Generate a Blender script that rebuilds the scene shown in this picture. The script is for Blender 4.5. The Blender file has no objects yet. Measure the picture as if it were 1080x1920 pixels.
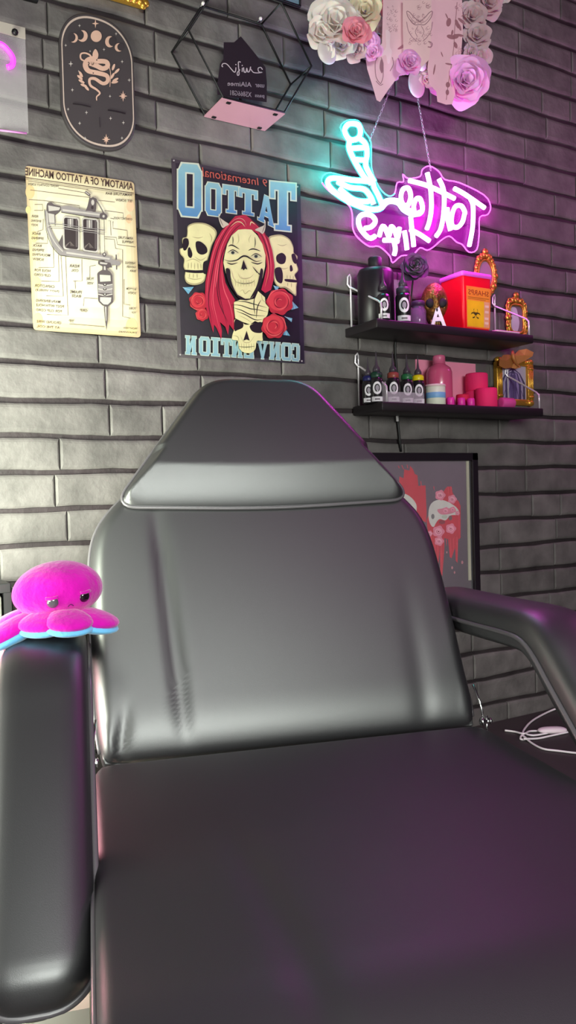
import bpy, math, random
from mathutils import Vector, Matrix
PI = math.pi
C = bpy.context.scene.collection
random.seed(7)

# ------------------------------------------------------------------ camera
F = 1500.0                       # focal length in pixels of the 1080x1920 frame
D, H = 1.69, 1.06                # distance to the brick wall, camera height
ux = Vector((2560, -105, F)).normalized()
dn = Vector((.027, 1, 0)); dn.z = -(dn.x*ux.x + dn.y*ux.y)/ux.z; dn.normalize()
uz = -dn; uy = uz.cross(ux)
CAM = Vector((0, -D, H))
M = Matrix((ux, uy, uz))         # camera (right, down, forward) -> world
cam = bpy.data.objects.new('camera', bpy.data.cameras.new('camera')); C.objects.link(cam)
rt, dw, fw = M.col[0], M.col[1], M.col[2]
cam.matrix_world = Matrix(((rt.x, -dw.x, -fw.x, CAM.x), (rt.y, -dw.y, -fw.y, CAM.y), (rt.z, -dw.z, -fw.z, CAM.z), (0, 0, 0, 1)))
cam.data.sensor_fit = 'VERTICAL'; cam.data.sensor_height = 36; cam.data.lens = 36*F/1920
cam.data.clip_start = .02
bpy.context.scene.camera = cam

def ray(px, py): return M @ Vector(((px-540)/F, (py-960)/F, 1))
def W(px, py, t=0):              # a point measured on the wall (t metres in front of it)
    r = ray(px, py); return CAM + r*((-t-CAM.y)/r.y)
def Zp(px, py, z):               # a point measured on a level surface
    r = ray(px, py); return CAM + r*((z-CAM.z)/r.z)

# ------------------------------------------------------------------ colour / materials
def lin(c):
    out = []
    for v in c[:3]:
        v = v/255
        out.append(v/12.92 if v <= .04045 else ((v+.055)/1.055)**2.4)
    return tuple(out)+(1,)
MATS = {}
def mat(name, col, rough=.5, metal=0, spec=.5, emis=None, estr=0, trans=0, alpha=1, bump=None, vary=None, ior=1.45, sub=0, coat=0, sheen=0):
    if name in MATS: return MATS[name]
    m = bpy.data.materials.new(name); m.use_nodes = True
    nt = m.node_tree; b = nt.nodes['Principled BSDF']
    col = lin(col)
    b.inputs['Base Color'].default_value = col
    b.inputs['Roughness'].default_value = rough; b.inputs['Metallic'].default_value = metal
    b.inputs['Specular IOR Level'].default_value = spec; b.inputs['IOR'].default_value = ior
    b.inputs['Transmission Weight'].default_value = trans; b.inputs['Alpha'].default_value = alpha
    b.inputs['Coat Weight'].default_value = coat; b.inputs['Sheen Weight'].default_value = sheen
    if sub: b.inputs['Subsurface Weight'].default_value = sub; b.inputs['Subsurface Scale'].default_value = .01
    if emis:
        b.inputs['Emission Color'].default_value = lin(emis); b.inputs['Emission Strength'].default_value = estr
    tc = nt.nodes.new('ShaderNodeTexCoord')
    if bump:
        n = nt.nodes.new('ShaderNodeTexNoise'); n.inputs['Scale'].default_value = bump[0]; n.inputs['Detail'].default_value = 4
        nt.links.new(tc.outputs['Object'], n.inputs['Vector'])
        bp = nt.nodes.new('ShaderNodeBump'); bp.inputs['Strength'].default_value = bump[1]; bp.inputs['Distance'].default_value = bump[2] if len(bump) > 2 else .002
        nt.links.new(n.outputs['Fac'], bp.inputs['Height']); nt.links.new(bp.outputs['Normal'], b.inputs['Normal'])
    if vary is None: vary = (6, .12)
    n = nt.nodes.new('ShaderNodeTexNoise'); n.inputs['Scale'].default_value = vary[0]; n.inputs['Detail'].default_value = 5
    nt.links.new(tc.outputs['Object'], n.inputs['Vector'])
    mr = nt.nodes.new('ShaderNodeMapRange'); mr.inputs['From Min'].default_value = .25; mr.inputs['From Max'].default_value = .75
    mr.inputs['To Min'].default_value = 1-vary[1]; mr.inputs['To Max'].default_value = 1+vary[1]
    nt.links.new(n.outputs['Fac'], mr.inputs['Value'])
    vm = nt.nodes.new('ShaderNodeVectorMath'); vm.operation = 'SCALE'; vm.inputs[0].default_value = col[:3]
    nt.links.new(mr.outputs['Result'], vm.inputs['Scale']); nt.links.new(vm.outputs['Vector'], b.inputs['Base Color'])
    MATS[name] = m; return m

def attr_mat(name, rough, spec=.5, bump=None, vary=(30, .1), alpha=1, sub=0):
    if name in MATS: return MATS[name]
    m = mat(name, (255, 255, 255), rough, spec=spec, bump=bump, vary=vary, alpha=alpha, sub=sub)
    nt = m.node_tree
    at = nt.nodes.new('ShaderNodeAttribute'); at.attribute_name = 'Col'
    vm = [n for n in nt.nodes if n.type == 'VECT_MATH'][0]
    nt.links.new(at.outputs['Color'], vm.inputs[0])
    return m

LEATHER = mat('black_leatherette', (27, 26, 29), .44, ior=1.62, spec=1.0, bump=(1100, .12, .001), vary=(4, .1))
SEATL = mat('seat_leatherette', (30, 27, 31), .5, spec=.7, ior=1.5, bump=(1100, .12, .001), vary=(4, .1))  # same leatherette; duller copy puts the seat's darker shade into the material
PIPING = mat('black_piping', (84, 80, 84), .32, spec=.9)
CHROME = mat('chrome', (210, 210, 212), .18, metal=1)
BLACK = mat('black_satin', (18, 17, 19), .45)
BLACKM = mat('black_matte', (26, 23, 26), .7)
GOLD = mat('gilt', (222, 170, 70), .32, metal=.75, bump=(160, .5, .002))
CREAM = mat('cream_enamel', (225, 222, 205), .4)
PRINT = attr_mat('printed_metal', .42, bump=(500, .02)); PRINT.node_tree.nodes['Map Range'].inputs['To Min'].default_value = .76; PRINT.node_tree.nodes['Map Range'].inputs['To Max'].default_value = .92
PAPER = attr_mat('printed_paper', .6)

# ------------------------------------------------------------------ object helpers
ORG = {}
def meta(o, label=None, cat=None, group=None, kind=None):
    if label: o['label'] = label
    if cat: o['category'] = cat
    if group: o['group'] = group
    if kind: o['kind'] = kind
    return o
def thing(name, loc, label, cat, group=None):
    o = bpy.data.objects.new(name, None); C.objects.link(o); o.location = loc; o.empty_display_size = .05
    ORG[o.name] = Vector(loc)
    return meta(o, label, cat, group)
def obj(name, verts, faces, m, parent=None, smooth=True, cols=None, label=None, cat=None, group=None, kind=None, fix=False):
    """verts in world metres; the mesh is stored about its thing's origin"""
    verts = [Vector(v) for v in verts]
    if parent is not None: org = ORG[parent.name]
    else:
        if kind == 'structure': org = Vector((0, 0, 0))
        else:
            n = len(verts); org = Vector((sum(v.x for v in verts)/n, sum(v.y for v in verts)/n, min(v.z for v in verts)))
    me = bpy.data.meshes.new(name)
    me.from_pydata([tuple(v-org) for v in verts], [], faces); me.update()
    if cols is not None:
        a = me.attributes.new('Col', 'FLOAT_COLOR', 'POINT')
        for i, cc in enumerate(cols): a.data[i].color = cc
    if fix:
        import bmesh
        bm = bmesh.new(); bm.from_mesh(me); bmesh.ops.recalc_face_normals(bm, faces=bm.faces); bm.to_mesh(me); bm.free()
    me.materials.append(m)
    if smooth: me.polygons.foreach_set('use_smooth', [True]*len(me.polygons))
    o = bpy.data.objects.new(name, me); C.objects.link(o)
    if parent is not None: o.parent = parent; ORG[o.name] = org
    else: o.location = org; ORG[o.name] = org
    return meta(o, label, cat, group, kind)

class MB:                          # collects shapes into one mesh
    def __init__(s): s.v = []; s.f = []
    def add(s, vs, fs):
        b = len(s.v); s.v += [Vector(v) for v in vs]; s.f += [tuple(b+i for i in f) for f in fs]; return s
    def box(s, lo, hi, bev=0):
        x0, y0, z0 = lo; x1, y1, z1 = hi
        if bev <= 0:
            return s.add([(x0,y0,z0),(x1,y0,z0),(x1,y1,z0),(x0,y1,z0),(x0,y0,z1),(x1,y0,z1),(x1,y1,z1),(x0,y1,z1)],
                         [(0,3,2,1),(4,5,6,7),(0,1,5,4),(1,2,6,5),(2,3,7,6),(3,0,4,7)])
        rings = []
        def ring(z, i):
            a, b_, c_, d = x0+i, x1-i, y0+i, y1-i; r = bev; out = []
            for cx, cy, a0 in ((b_-r, c_+r, -90), (b_-r, d-r, 0), (a+r, d-r, 90), (a+r, c_+r, 180)):
                for k in range(4):
                    t = math.radians(a0+30*k); out.append((cx+r*math.cos(t), cy+r*math.sin(t), z))
            return out
        for z, i in ((z0, bev), (z0+bev*.3, bev*.3), (z0+bev, 0), (z1-bev, 0), (z1-bev*.3, bev*.3), (z1, bev)):
            rings.append(ring(z, min(i, .49*min(x1-x0, y1-y0)-bev*1.01) if min(x1-x0, y1-y0) < 4*bev else i))
        return s.rings(rings, True, True)
    def rings(s, rings, cap0=False, cap1=False, closed=True):
        n = len(rings[0]); vs = [p for r in rings for p in r]; fs = []
        for i in range(len(rings)-1):
            for k in range(n if closed else n-1):
                k2 = (k+1) % n; fs.append((i*n+k, i*n+k2, (i+1)*n+k2, (i+1)*n+k))
        if cap0: fs.append(tuple(reversed(range(n))))
        if cap1: fs.append(tuple(range((len(rings)-1)*n, len(rings)*n)))
        return s.add(vs, fs)
    def lathe(s, c, prof, n=28, axis=(0,0,1)):
        ax = Vector(axis).normalized(); e1 = ax.orthogonal().normalized(); e2 = ax.cross(e1); c = Vector(c)
        return s.rings([[c+ax*z+(e1*math.cos(2*PI*k/n)+e2*math.sin(2*PI*k/n))*max(r, 1e-5) for k in range(n)] for r, z in prof], True, True)
    def tube(s, pts, r, n=8, closed=False, smooth=0):
        pts = [Vector(p) for p in pts]
        if smooth: pts = catmull(pts, smooth, closed)
        N = len(pts); rr = r if callable(r) else (lambda t: r); rings = []; up = None
        for i, p in enumerate(pts):
            a = pts[(i-1) % N] if (closed or i > 0) else p; b = pts[(i+1) % N] if (closed or i < N-1) else p
            t = (b-a); t = t.normalized() if t.length > 1e-9 else Vector((0, 0, 1))
            if up is None: up = t.orthogonal().normalized()
            up = (up-t*up.dot(t)); up = up.normalized() if up.length > 1e-6 else t.orthogonal().normalized()
            sd = t.cross(up); q = rr(i/max(1, N-1))
            rings.append([p+(up*math.cos(2*PI*k/n)+sd*math.sin(2*PI*k/n))*q for k in range(n)])
        if closed: rings.append(rings[0]); return s.rings(rings)
        return s.rings(rings, True, True)
    def ellipsoid(s, c, r, axes=None, nu=20, nv=14, fn=None):
        c = Vector(c); ax = axes or (Vector((1,0,0)), Vector((0,1,0)), Vector((0,0,1))); rings = []
        for j in range(nv+1):
            ph = -PI/2+PI*j/nv; ring = []
            for i in range(nu):
                th = 2*PI*i/nu; q = Vector((math.cos(ph)*math.cos(th), math.cos(ph)*math.sin(th), math.sin(ph)))
                if j in (0, nv): q = Vector((math.cos(th)*1e-3, math.sin(th)*1e-3, q.z))
                if fn: q = fn(q)
                ring.append(c+ax[0]*q.x*r[0]+ax[1]*q.y*r[1]+ax[2]*q.z*r[2])
            rings.append(ring)
        return s.rings(rings, True, True)
    def build(s, name, m, parent=None, **k): return obj(name, s.v, s.f, m, parent, fix=True, **k)

def catmull(pts, sub=4, closed=False):
    pts = [Vector(p) for p in pts]; n = len(pts); out = []
    for i in range(n if closed else n-1):
        g = (lambda j: pts[j % n]) if closed else (lambda j: pts[max(0, min(n-1, j))])
        p0, p1, p2, p3 = g(i-1), g(i), g(i+1), g(i+2)
        for k in range(sub):
            t = k/sub
            out.append(.5*((2*p1)+(p2-p0)*t+(2*p0-5*p1+4*p2-p3)*t*t+(3*p1-p0-3*p2+p3)*t**3))
    if not closed: out.append(pts[-1])
    return out

def resample(pts, n, closed=True):
    pts = [Vector(p) for p in pts]; q = pts+[pts[0]] if closed else pts
    L = [0]
    for a, b in zip(q, q[1:]): L.append(L[-1]+(b-a).length)
    out = []; j = 0
    for k in range(n):
        d = L[-1]*k/(n if closed else n-1)
        while j < len(L)-2 and L[j+1] < d: j += 1
        t = (d-L[j])/max(1e-9, L[j+1]-L[j]); out.append(q[j].lerp(q[j+1], t))
    return out

def round_poly(pts, r, k=6):        # corners rounded; r number or list
    out = []; n = len(pts)
    for i in range(n):
        p0, p, p1 = Vector(pts[i-1]), Vector(pts[i]), Vector(pts[(i+1) % n]); rr = r[i] if isinstance(r, (list, tuple)) else r
        a = p+(p0-p).normalized()*min(rr, (p0-p).length*.49); b = p+(p1-p).normalized()*min(rr, (p1-p).length*.49)
        for j in range(k+1):
            t = j/k; out.append(a*(1-t)**2+p*2*t*(1-t)+b*t*t)
    return out

def smoothstep(a, b, x):
    t = max(0, min(1, (x-a)/(b-a))); return t*t*(3-2*t)

# ------------------------------------------------------------------ flat printing on a surface
class Print:
    """coloured polygons laid one over another on a surface; fn(x, y, k) -> world point, k metres proud"""
    def __init__(s, t=0, fn=None):
        s.t = t; s.v = []; s.f = []; s.c = []; s.k = 0; s.m = (0, 0, 1)
        s.fn = fn or (lambda x, y, k: W(x, y, s.t+k))
    def P(s, x, y, k=None): return s.fn(s.m[0]+x/s.m[2], s.m[1]+y/s.m[2], s.k if k is None else k)
    def poly(s, pts, col, step=True):
        if step: s.k += .00003
        b = len(s.v); s.v += [s.P(*p[:2]) for p in pts]
        s.c += [lin(c) for c in col] if isinstance(col[0], (tuple, list)) else [lin(col)]*len(pts)
        s.f.append(tuple(range(b, b+len(pts))))
    def curve(s, pts, col, sub=4):
        s.poly([(p.x, p.y) for p in catmull([(x, y, 0) for x, y in pts], sub, True)], col)
    def ell(s, cx, cy, rx, ry=None, col=(0, 0, 0), n=18, rot=0):
        ry = ry or rx; a = math.radians(rot)
        s.poly([(cx+rx*math.cos(t)*math.cos(a)-ry*math.sin(t)*math.sin(a), cy+rx*math.cos(t)*math.sin(a)+ry*math.sin(t)*math.cos(a)) for t in [2*PI*i/n for i in range(n)]], col)
    def line(s, pts, w, col, sub=0, closed=False, taper=False):
        pts = [Vector((x, y, 0)) for x, y in pts]
        if sub: pts = catmull(pts, sub, closed)
        if closed: pts = pts+[pts[0]]
        s.k += .00003; b = len(s.v); n = len(pts)
        for i, p in enumerate(pts):
            a = pts[max(0, i-1)]; c_ = pts[min(n-1, i+1)]
            if closed and i in (0, n-1): a = pts[n-2]; c_ = pts[1]
            t = (c_-a).normalized() if (c_-a).length > 0 else Vector((1, 0, 0)); nn = Vector((-t.y, t.x, 0))
            q = w/2*(1-.85*i/(n-1) if taper == 1 else (math.sin(PI*(i+.3)/(n-.4)) if taper == 2 else 1))
            s.v += [s.P(*(p+nn*q)[:2]), s.P(*(p-nn*q)[:2])]; s.c += [lin(col)]*2
        s.f += [(b+2*i, b+2*i+1, b+2*i+3, b+2*i+2) for i in range(n-1)]
    def slab(s, pts, col, t0=-.0015):
        b = len(s.v); n = len(pts)
        s.v += [s.P(*p, k=t0) for p in pts]+[s.P(*p, k=0) for p in pts]; s.c += [lin(col)]*(2*n)
        s.f += [tuple(range(b, b+n)), tuple(range(b+n, b+2*n))]+[(b+i, b+(i+1) % n, b+n+(i+1) % n, b+n+i) for i in range(n)]
    def text(s, st, x0, x1, yl, yr, h, col, mirror=True, bold=0, shear=0, h1=None):
        vs, fs = glyphs(st, bold); s.k += .00003; b = len(s.v); h1 = h1 or h
        for a, q in vs:
            a2 = (1-a) if mirror else a; px = x0+(x1-x0)*a2; hh = h+(h1-h)*a2
            s.v.append(s.P(px-(shear*hh*q if mirror else -shear*hh*q), yl+(yr-yl)*a2-q*hh)); s.c.append(lin(col))
        s.f += [tuple(b+i for i in f) for f in fs]
    def glyph(s, g, x0, x1, yl, yr, h, fill, edge, ew=.05, fill2=None):
        """slab letters; box with its own slanted base line"""
        polys = SLAB[g]; w = abs(x1-x0)
        def pt(a, b_): px = x0+(x1-x0)*a; return (px, yl+(yr-yl)*a-b_*h)
        if edge:
            for p in polys:
                cx = sum(q[0] for q in p)/len(p); cy = sum(q[1] for q in p)/len(p)
                e = ew*h
                s.poly([pt(q[0]+(e/w if q[0] > cx else -e/w), q[1]+(e/h if q[1] > cy else -e/h)) for q in p], edge)
        for p in polys:
            s.poly([pt(*q) for q in p], [tuple(f_+(g_-f_)*(1-max(0, min(1, q[1]))) for f_, g_ in zip(fill, fill2 or fill)) for q in p])
    def build(s, name, m, parent=None, **k): return obj(name, s.v, s.f, m, parent, smooth=False, cols=s.c, **k)

def R4(a, b, c, d): return [(a, b), (c, b), (c, d), (a, d)]
SLAB = {
 'T': [R4(0, .84, 1, 1), R4(0, .66, .16, .86), R4(.84, .66, 1, .86), R4(.34, .02, .66, .9), R4(.2, 0, .8, .1)],
 'O': [[(0, .14), (.3, .1), (.3, .9), (0, .86)], [(1, .14), (.7, .1), (.7, .9), (1, .86)], [(0, .86), (.3, .84), (.7, .84), (1, .86), (.82, 1), (.18, 1)], [(0, .14), (.3, .16), (.7, .16), (1, .14), (.82, 0), (.18, 0)]],
 'A': [[(.02, 0), (.3, 0), (.6, 1), (.34, 1)], [(.7, 0), (.98, 0), (.66, 1), (.4, 1)], R4(.2, .26, .8, .4), R4(-.06, 0, .36, .08), R4(.64, 0, 1.06, .08)],
 'I': [R4(.3, 0, .7, 1), R4(.12, .88, .88, 1), R4(.12, 0, .88, .12)],
 'N': [R4(.08, 0, .34, 1), R4(.66, 0, .92, 1), [(.08, 0), (.36, 0), (.92, 1), (.64, 1)], R4(0, 0, .4, .1), R4(.6, .9, 1, 1), R4(.6, 0, 1, .1), R4(0, .9, .4, 1)],
 'V': [[(.05, 1), (.33, 1), (.62, 0), (.4, 0)], [(.95, 1), (.67, 1), (.38, 0), (.6, 0)], R4(0, .9, .42, 1), R4(.58, .9, 1, 1)],
 'E': [R4(.62, 0, .92, 1), R4(.08, .86, .95, 1), R4(.08, 0, .95, .14), R4(.25, .43, .8, .57), R4(.08, .74, .22, .9), R4(.08, .1, .22, .26)],
 'C': [R4(.65, .1, .96, .9), R4(.15, .86, .85, 1), R4(.15, 0, .85, .14), R4(.05, .66, .3, .9), R4(.05, .1, .3, .34)],
}
GC = {}
def glyphs(st, bold=0):
    key = (st, bold)
    if key in GC: return GC[key]
    cu = bpy.data.curves.new('t', 'FONT'); cu.body = st; cu.resolution_u = 2; cu.offset = bold
    o = bpy.data.objects.new('t', cu); C.objects.link(o)
    dg = bpy.context.evaluated_depsgraph_get(); me = bpy.data.meshes.new_from_object(o.evaluated_get(dg))
    xs = [v.co.x for v in me.vertices]; ys = [v.co.y for v in me.vertices]; x0, x1 = min(xs), max(xs); y0, y1 = min(ys), max(ys)
    r = ([((v.co.x-x0)/(x1-x0), (v.co.y-y0)/(y1-y0)) for v in me.vertices], [tuple(p.vertices) for p in me.polygons])
    bpy.data.objects.remove(o); bpy.data.curves.remove(cu); bpy.data.meshes.remove(me)
    GC[key] = r; return r

# ================================================================== THE ROOM
XL, XR, YF, ZC = -1.3, 3.3, -3.9, 2.75
def brick_wall():
    V, Fc, Cl = [], [], []
    pitch = .0755; z0 = 1.04-pitch*14; row = 0; rnd = random.Random(11)
    zedge = lambda x, z: z+.0016*math.sin(x*9+z*31)+.0012*math.sin(x*23+z*57)
    def quadring(a, b):
        n = len(a)
        for i in range(n): Fc.append((a[i], a[(i+1) % n], b[(i+1) % n], b[i]))
    while z0 < ZC+.05:
        off = (1.706 if row % 2 == 0 else 1.82)
        x = off-.231*20+rnd.uniform(-.012, .012)
        zb, zt = z0+.0058, z0+pitch-.0052
        while x < XR+.1:
            w = .2305+rnd.uniform(-.008, .008)
            if rnd.random() < .09: w *= .52
            xa, xb = x+.0011, x+w-.0011; x += w
            if xb < XL or xa > XR: continue
            g = rnd.uniform(-.0012, .0012); N = 7; loops = []
            dj = [rnd.uniform(-.0009, .0009) for _ in range(2*N)]
            for ins, y in ((-.0005, .011), (.0003, .003+g), (.0042, .0008+g), (.009, -.0002+g)):
                ids = []
                for i in range(N):
                    xx = xa+ins*.5+(xb-xa-ins)*i/(N-1); ids.append(len(V)); V.append((xx, y, zedge(xx, zb)+ins+dj[i]))
                for i in range(N):
                    xx = xb-ins*.5-(xb-xa-ins)*i/(N-1); ids.append(len(V)); V.append((xx, y, zedge(xx, zt)-ins+dj[N+i]))
                loops.append(ids)
            q = rnd.uniform(.85, 1.15); Cl += [(q, q, q, 1)]*(2*N*4)
            for a, b in zip(loops, loops[1:]): quadring(a, b)
            Fc.append(tuple(loops[-1]))
        z0 += pitch; row += 1
    b = len(V); V += [(XL, .0085, -.02), (XR, .0085, -.02), (XR, .0085, ZC+.05), (XL, .0085, ZC+.05), (XL, .1, -.02), (XR, .1, -.02), (XR, .1, ZC+.05), (XL, .1, ZC+.05)]
    Cl += [(.24, .19, .22, 1)]*8
    Fc.extend([(b, b+1, b+2, b+3), (b+7, b+6, b+5, b+4), (b, b+4, b+5, b+1), (b+2, b+6, b+7, b+3), (b+1, b+5, b+6, b+2), (b+3, b+7, b+4, b)])
    m = mat('painted_brick', (99, 94, 93), .62, spec=.4, bump=(60, .5, .004), vary=(14, .38))
    nt = m.node_tree; vm = [n for n in nt.nodes if n.type == 'VECT_MATH'][0]
    at = nt.nodes.new('ShaderNodeAttribute'); at.attribute_name = 'Col'
    mu = nt.nodes.new('ShaderNodeVectorMath'); mu.operation = 'MULTIPLY'; mu.inputs[1].default_value = lin((99, 94, 93))[:3]
    nt.links.new(at.outputs['Color'], mu.inputs[0]); nt.links.new(mu.outputs['Vector'], vm.inputs[0])
    obj('wall_back', V, Fc, m, smooth=False, cols=Cl, kind='structure', label='black painted brick wall')
brick_wall()
PLAS = mat('plaster', (120, 116, 114), .8, bump=(40, .1))
def sbox(name, lo, hi, m): MB().box(lo, hi).build(name, m, smooth=False, kind='structure')
sbox('floor', (XL, YF, -.05), (XR, .1, 0), mat('dark_vinyl_floor', (86, 80, 80), .5, vary=(3, .2)))
sbox('ceiling', (XL, YF, ZC), (XR, .1, ZC+.06), mat('dark_ceiling', (66, 52, 66), .9))
sbox('wall_left', (XL-.08, YF, 0), (XL, .1, ZC), PLAS)
sbox('wall_right', (XR, YF, 0), (XR+.08, .1, ZC), mat('plum_wall', (70, 58, 72), .8))
WX0, WX1, WZ0, WZ1 = -1.0, 1.0, 1.0, 2.25
b = MB()
b.box((XL, YF-.08, 0), (WX0, YF, ZC)); b.box((WX1, YF-.08, 0), (XR, YF, ZC)); b.box((WX0, YF-.08, 0), (WX1, YF, WZ0)); b.box((WX0, YF-.08, WZ1), (WX1, YF, ZC))
b.build('wall_front', PLAS, smooth=False, kind='structure')
w = thing('window_1', (0, YF, WZ0), 'white framed window behind the viewer', 'window'); w['kind'] = 'structure'
b = MB()
for a, c_ in (((WX0, YF-.06, WZ0), (WX0+.05, YF+.01, WZ1)), ((WX1-.05, YF-.06, WZ0), (WX1, YF+.01, WZ1)), ((WX0, YF-.06, WZ0), (WX1, YF+.01, WZ0+.05)), ((WX0, YF-.06, WZ1-.05), (WX1, YF+.01, WZ1)), ((-.02, YF-.05, WZ0), (.02, YF, WZ1))): b.box(a, c_)
b.build('window_frame', CREAM, w, smooth=False)
MB().box((WX0+.04, YF-.035, WZ0+.04), (WX1-.04, YF-.03, WZ1-.04)).build('window_pane', mat('daylit_pane', (235, 240, 235), .1, emis=(225, 240, 228), estr=1.2), w, smooth=False)

# ================================================================== PRINTS ON THE WALL
# --- tattoo machine sign
p = Print(.003); p.m = (30, 290, 4.154)
corn = [(70, 85), (920, 215), (972, 1425), (135, 1365)]
rc = [(q.x, q.y) for q in round_poly([(a, b_, 0) for a, b_ in corn], 30)]
p.slab(rc, (214, 200, 164), -.0028)
p.poly(rc, (203, 178, 140)); cx, cy = 520, 770
for k, col in ((.975, (211, 190, 150)), (.94, (220, 204, 166)), (.89, (226, 213, 178)), (.8, (231, 220, 190)), (.66, (234, 226, 200))):
    p.poly([(q.x, q.y) for q in round_poly([(cx+(a-cx)*k, cy+(b_-cy)*k, 0) for a, b_ in corn], 60)], col)
for x, y, r, col in ((110, 290, 36, (226, 190, 140)), (890, 400, 30, (232, 196, 160)), (880, 500, 24, (228, 192, 152)), (160, 1000, 34, (222, 205, 150)), (170, 1290, 40, (224, 196, 140)), (900, 1340, 46, (224, 206, 148)), (140, 640, 30, (220, 202, 150)), (95, 430, 20, (214, 200, 140))):
    p.ell(x, y, r, r*1.5, col)
INK = (78, 56, 50); LN = (122, 106, 92); G1 = (150, 142, 142); G2 = (96, 86, 88); G3 = (196, 188, 182); G4 = (58, 48, 50)
p.text('ANATOMY OF A TATTOO MACHINE', 72, 912, 160, 278, 62, INK, bold=.02, h1=58)
p.line([(74, 178), (918, 300)], 5, INK); p.line([(75, 190), (918, 312)], 2, INK)
for a in ([(95, 205), (560, 272)], [(330, 262), (530, 296), ], [(110, 275), (580, 335)], [(100, 350), (220, 358), (495, 398), (495, 425)], [(640, 355), (770, 370)], [(690, 435), (835, 455), (835, 495)], [(735, 495), (765, 500)],
          [(720, 515), (735, 515), (740, 630)], [(755, 520), (755, 575), (865, 590), (868, 640)], [(690, 640), (780, 645), (790, 700), (930, 720)], [(690, 655), (765, 660), (775, 730), (830, 740), (830, 1260), (890, 1275)],
          [(145, 388), (205, 388), (210, 435), (140, 435)], [(165, 600), (210, 585), (212, 500)], [(150, 690), (245, 692), (245, 620)], [(175, 880), (295, 880), (290, 720)], [(195, 985), (335, 990), (330, 780)], [(235, 1100), (368, 1104), (350, 790)],
          [(240, 1245), (405, 1252), (385, 790)], [(445, 985), (515, 985), (512, 815)], [(460, 985), (462, 1045)], [(575, 960), (575, 870), (620, 862)], [(525, 1180), (530, 1115), (635, 1122)], [(415, 1318), (690, 1340)], [(840, 970), (840, 1165), (890, 1172)]):
    p.line(a, 3.6, LN)
def words(items):
    for st, x0, x1, y, h in items: p.text(st, x0, x1, y, y+(x1-x0)*.07, h+2, (84, 70, 62), bold=.012)
words([('FRONT CONTACT SCREW', 92, 330, 238, 15), ('ARMATURE BAR', 695, 905, 310, 17), ('SET SCREW', 775, 905, 362, 17), ('CONTACT POST', 760, 905, 502, 15), ('ARMATURE', 795, 912, 655, 17), ('NIPPLE', 825, 912, 687, 17),
       ('REAR', 120, 172, 488, 17), ('BINDING', 118, 195, 522, 15), ('POST', 118, 168, 556, 15), ('BACK', 122, 190, 622, 17), ('SPRING', 120, 215, 658, 17), ('BACK', 128, 198, 716, 17), ('SPRING', 128, 218, 750, 17), ('MOUNTING', 128, 265, 786, 17), ('SCREW', 130, 215, 822, 17),
       ('HOLE FOR', 140, 268, 908, 18), ('CLIP CORD', 140, 270, 944, 18), ('CAPACITOR', 145, 300, 1030, 20), ('(NOT VISIBLE)', 150, 335, 1065, 18), ('MAIN BINDING', 155, 345, 1145, 19), ('POST WITH HOLE', 155, 372, 1180, 19), ('FOR CLIP CORD', 155, 355, 1218, 18),
       ('GROUND WIRE', 160, 352, 1308, 18), ('AT THE COIL', 160, 340, 1345, 17), ('REAR', 415, 492, 876, 20), ('COIL', 430, 486, 910, 18), ('FRAME', 420, 510, 1078, 20), ('BASE', 432, 505, 1110, 20), ('TUBE', 548, 606, 976, 18), ('VISE', 552, 602, 1010, 18), ('GRIP', 498, 556, 1222, 20), ('TIP', 412, 452, 1306, 20),
       ('NEEDLE', 850, 928, 850, 16), ('HANGER', 860, 932, 880, 14), ('BAR', 885, 932, 912, 14), ('BOTTOM', 860, 935, 1052, 15), ('SCREW', 870, 935, 1084, 15), ('TUBE', 880, 936, 1205, 14), ('TOP', 900, 936, 1236, 12), ('FRONT VIEW', 835, 940, 1356, 12), ('DRAWING', 800, 940, 1384, 10)])
p.poly([(222, 430), (246, 440), (262, 560), (310, 660), (385, 752), (345, 786), (285, 716), (240, 590)], G1); p.line([(240, 440), (252, 570), (300, 680), (370, 760)], 7, G3, 4); p.line([(222, 425), (236, 590), (282, 715), (345, 786)], 4, G4, 4)
p.poly([(330, 690), (362, 620), (372, 745)], G2)
p.curve([(240, 385), (270, 370), (300, 390), (350, 405), (345, 440), (300, 470), (245, 450)], G2); p.poly([(250, 395), (345, 412), (335, 432), (255, 440)], G3)
p.poly([(250, 455), (300, 465), (305, 540), (262, 545)], G3); p.line([(300, 465), (306, 560)], 5, G2)
for x0, x1, y0, y1 in ((362, 494, 478, 752), (510, 642, 488, 766)):
    p.poly([(q.x, q.y) for q in round_poly([(x0, y0, 0), (x1, y0+14, 0), (x1, y1, 0), (x0+6, y1-14, 0)], 26)], G3)
    p.poly([(q.x, q.y) for q in round_poly([(x0+12, y0+10, 0), (x1-10, y0+24, 0), (x1-10, y1-12, 0), (x0+18, y1-26, 0)], 22)], G4)
    for k, (q, col) in enumerate(((.3, G1), (.42, G3), (.54, G1), (.78, G2))):
        p.poly([(x0+(x1-x0)*q, y0+20), (x0+(x1-x0)*(q+.1), y0+22), (x0+(x1-x0)*(q+.1), y1-(190 if k < 3 else 30)), (x0+(x1-x0)*q, y1-(190 if k < 3 else 34))], col)
    for j in range(5): p.line([(x0+22, y0+230+j*8-j*j), (x0+60, y0+200), (x0+64+j*7, y1-40)], 3, (120, 108, 106))
p.poly([(350, 405), (410, 398), (520, 428), (705, 462), (708, 500), (520, 474), (352, 446)], G1); p.poly([(362, 424), (690, 466), (690, 480), (362, 438)], G3); p.line([(352, 448), (520, 476), (706, 502)], 5, G4)
p.curve([(655, 460), (690, 455), (712, 482), (690, 505), (655, 495)], G2); p.ell(682, 480, 9, 11, G3)
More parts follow.
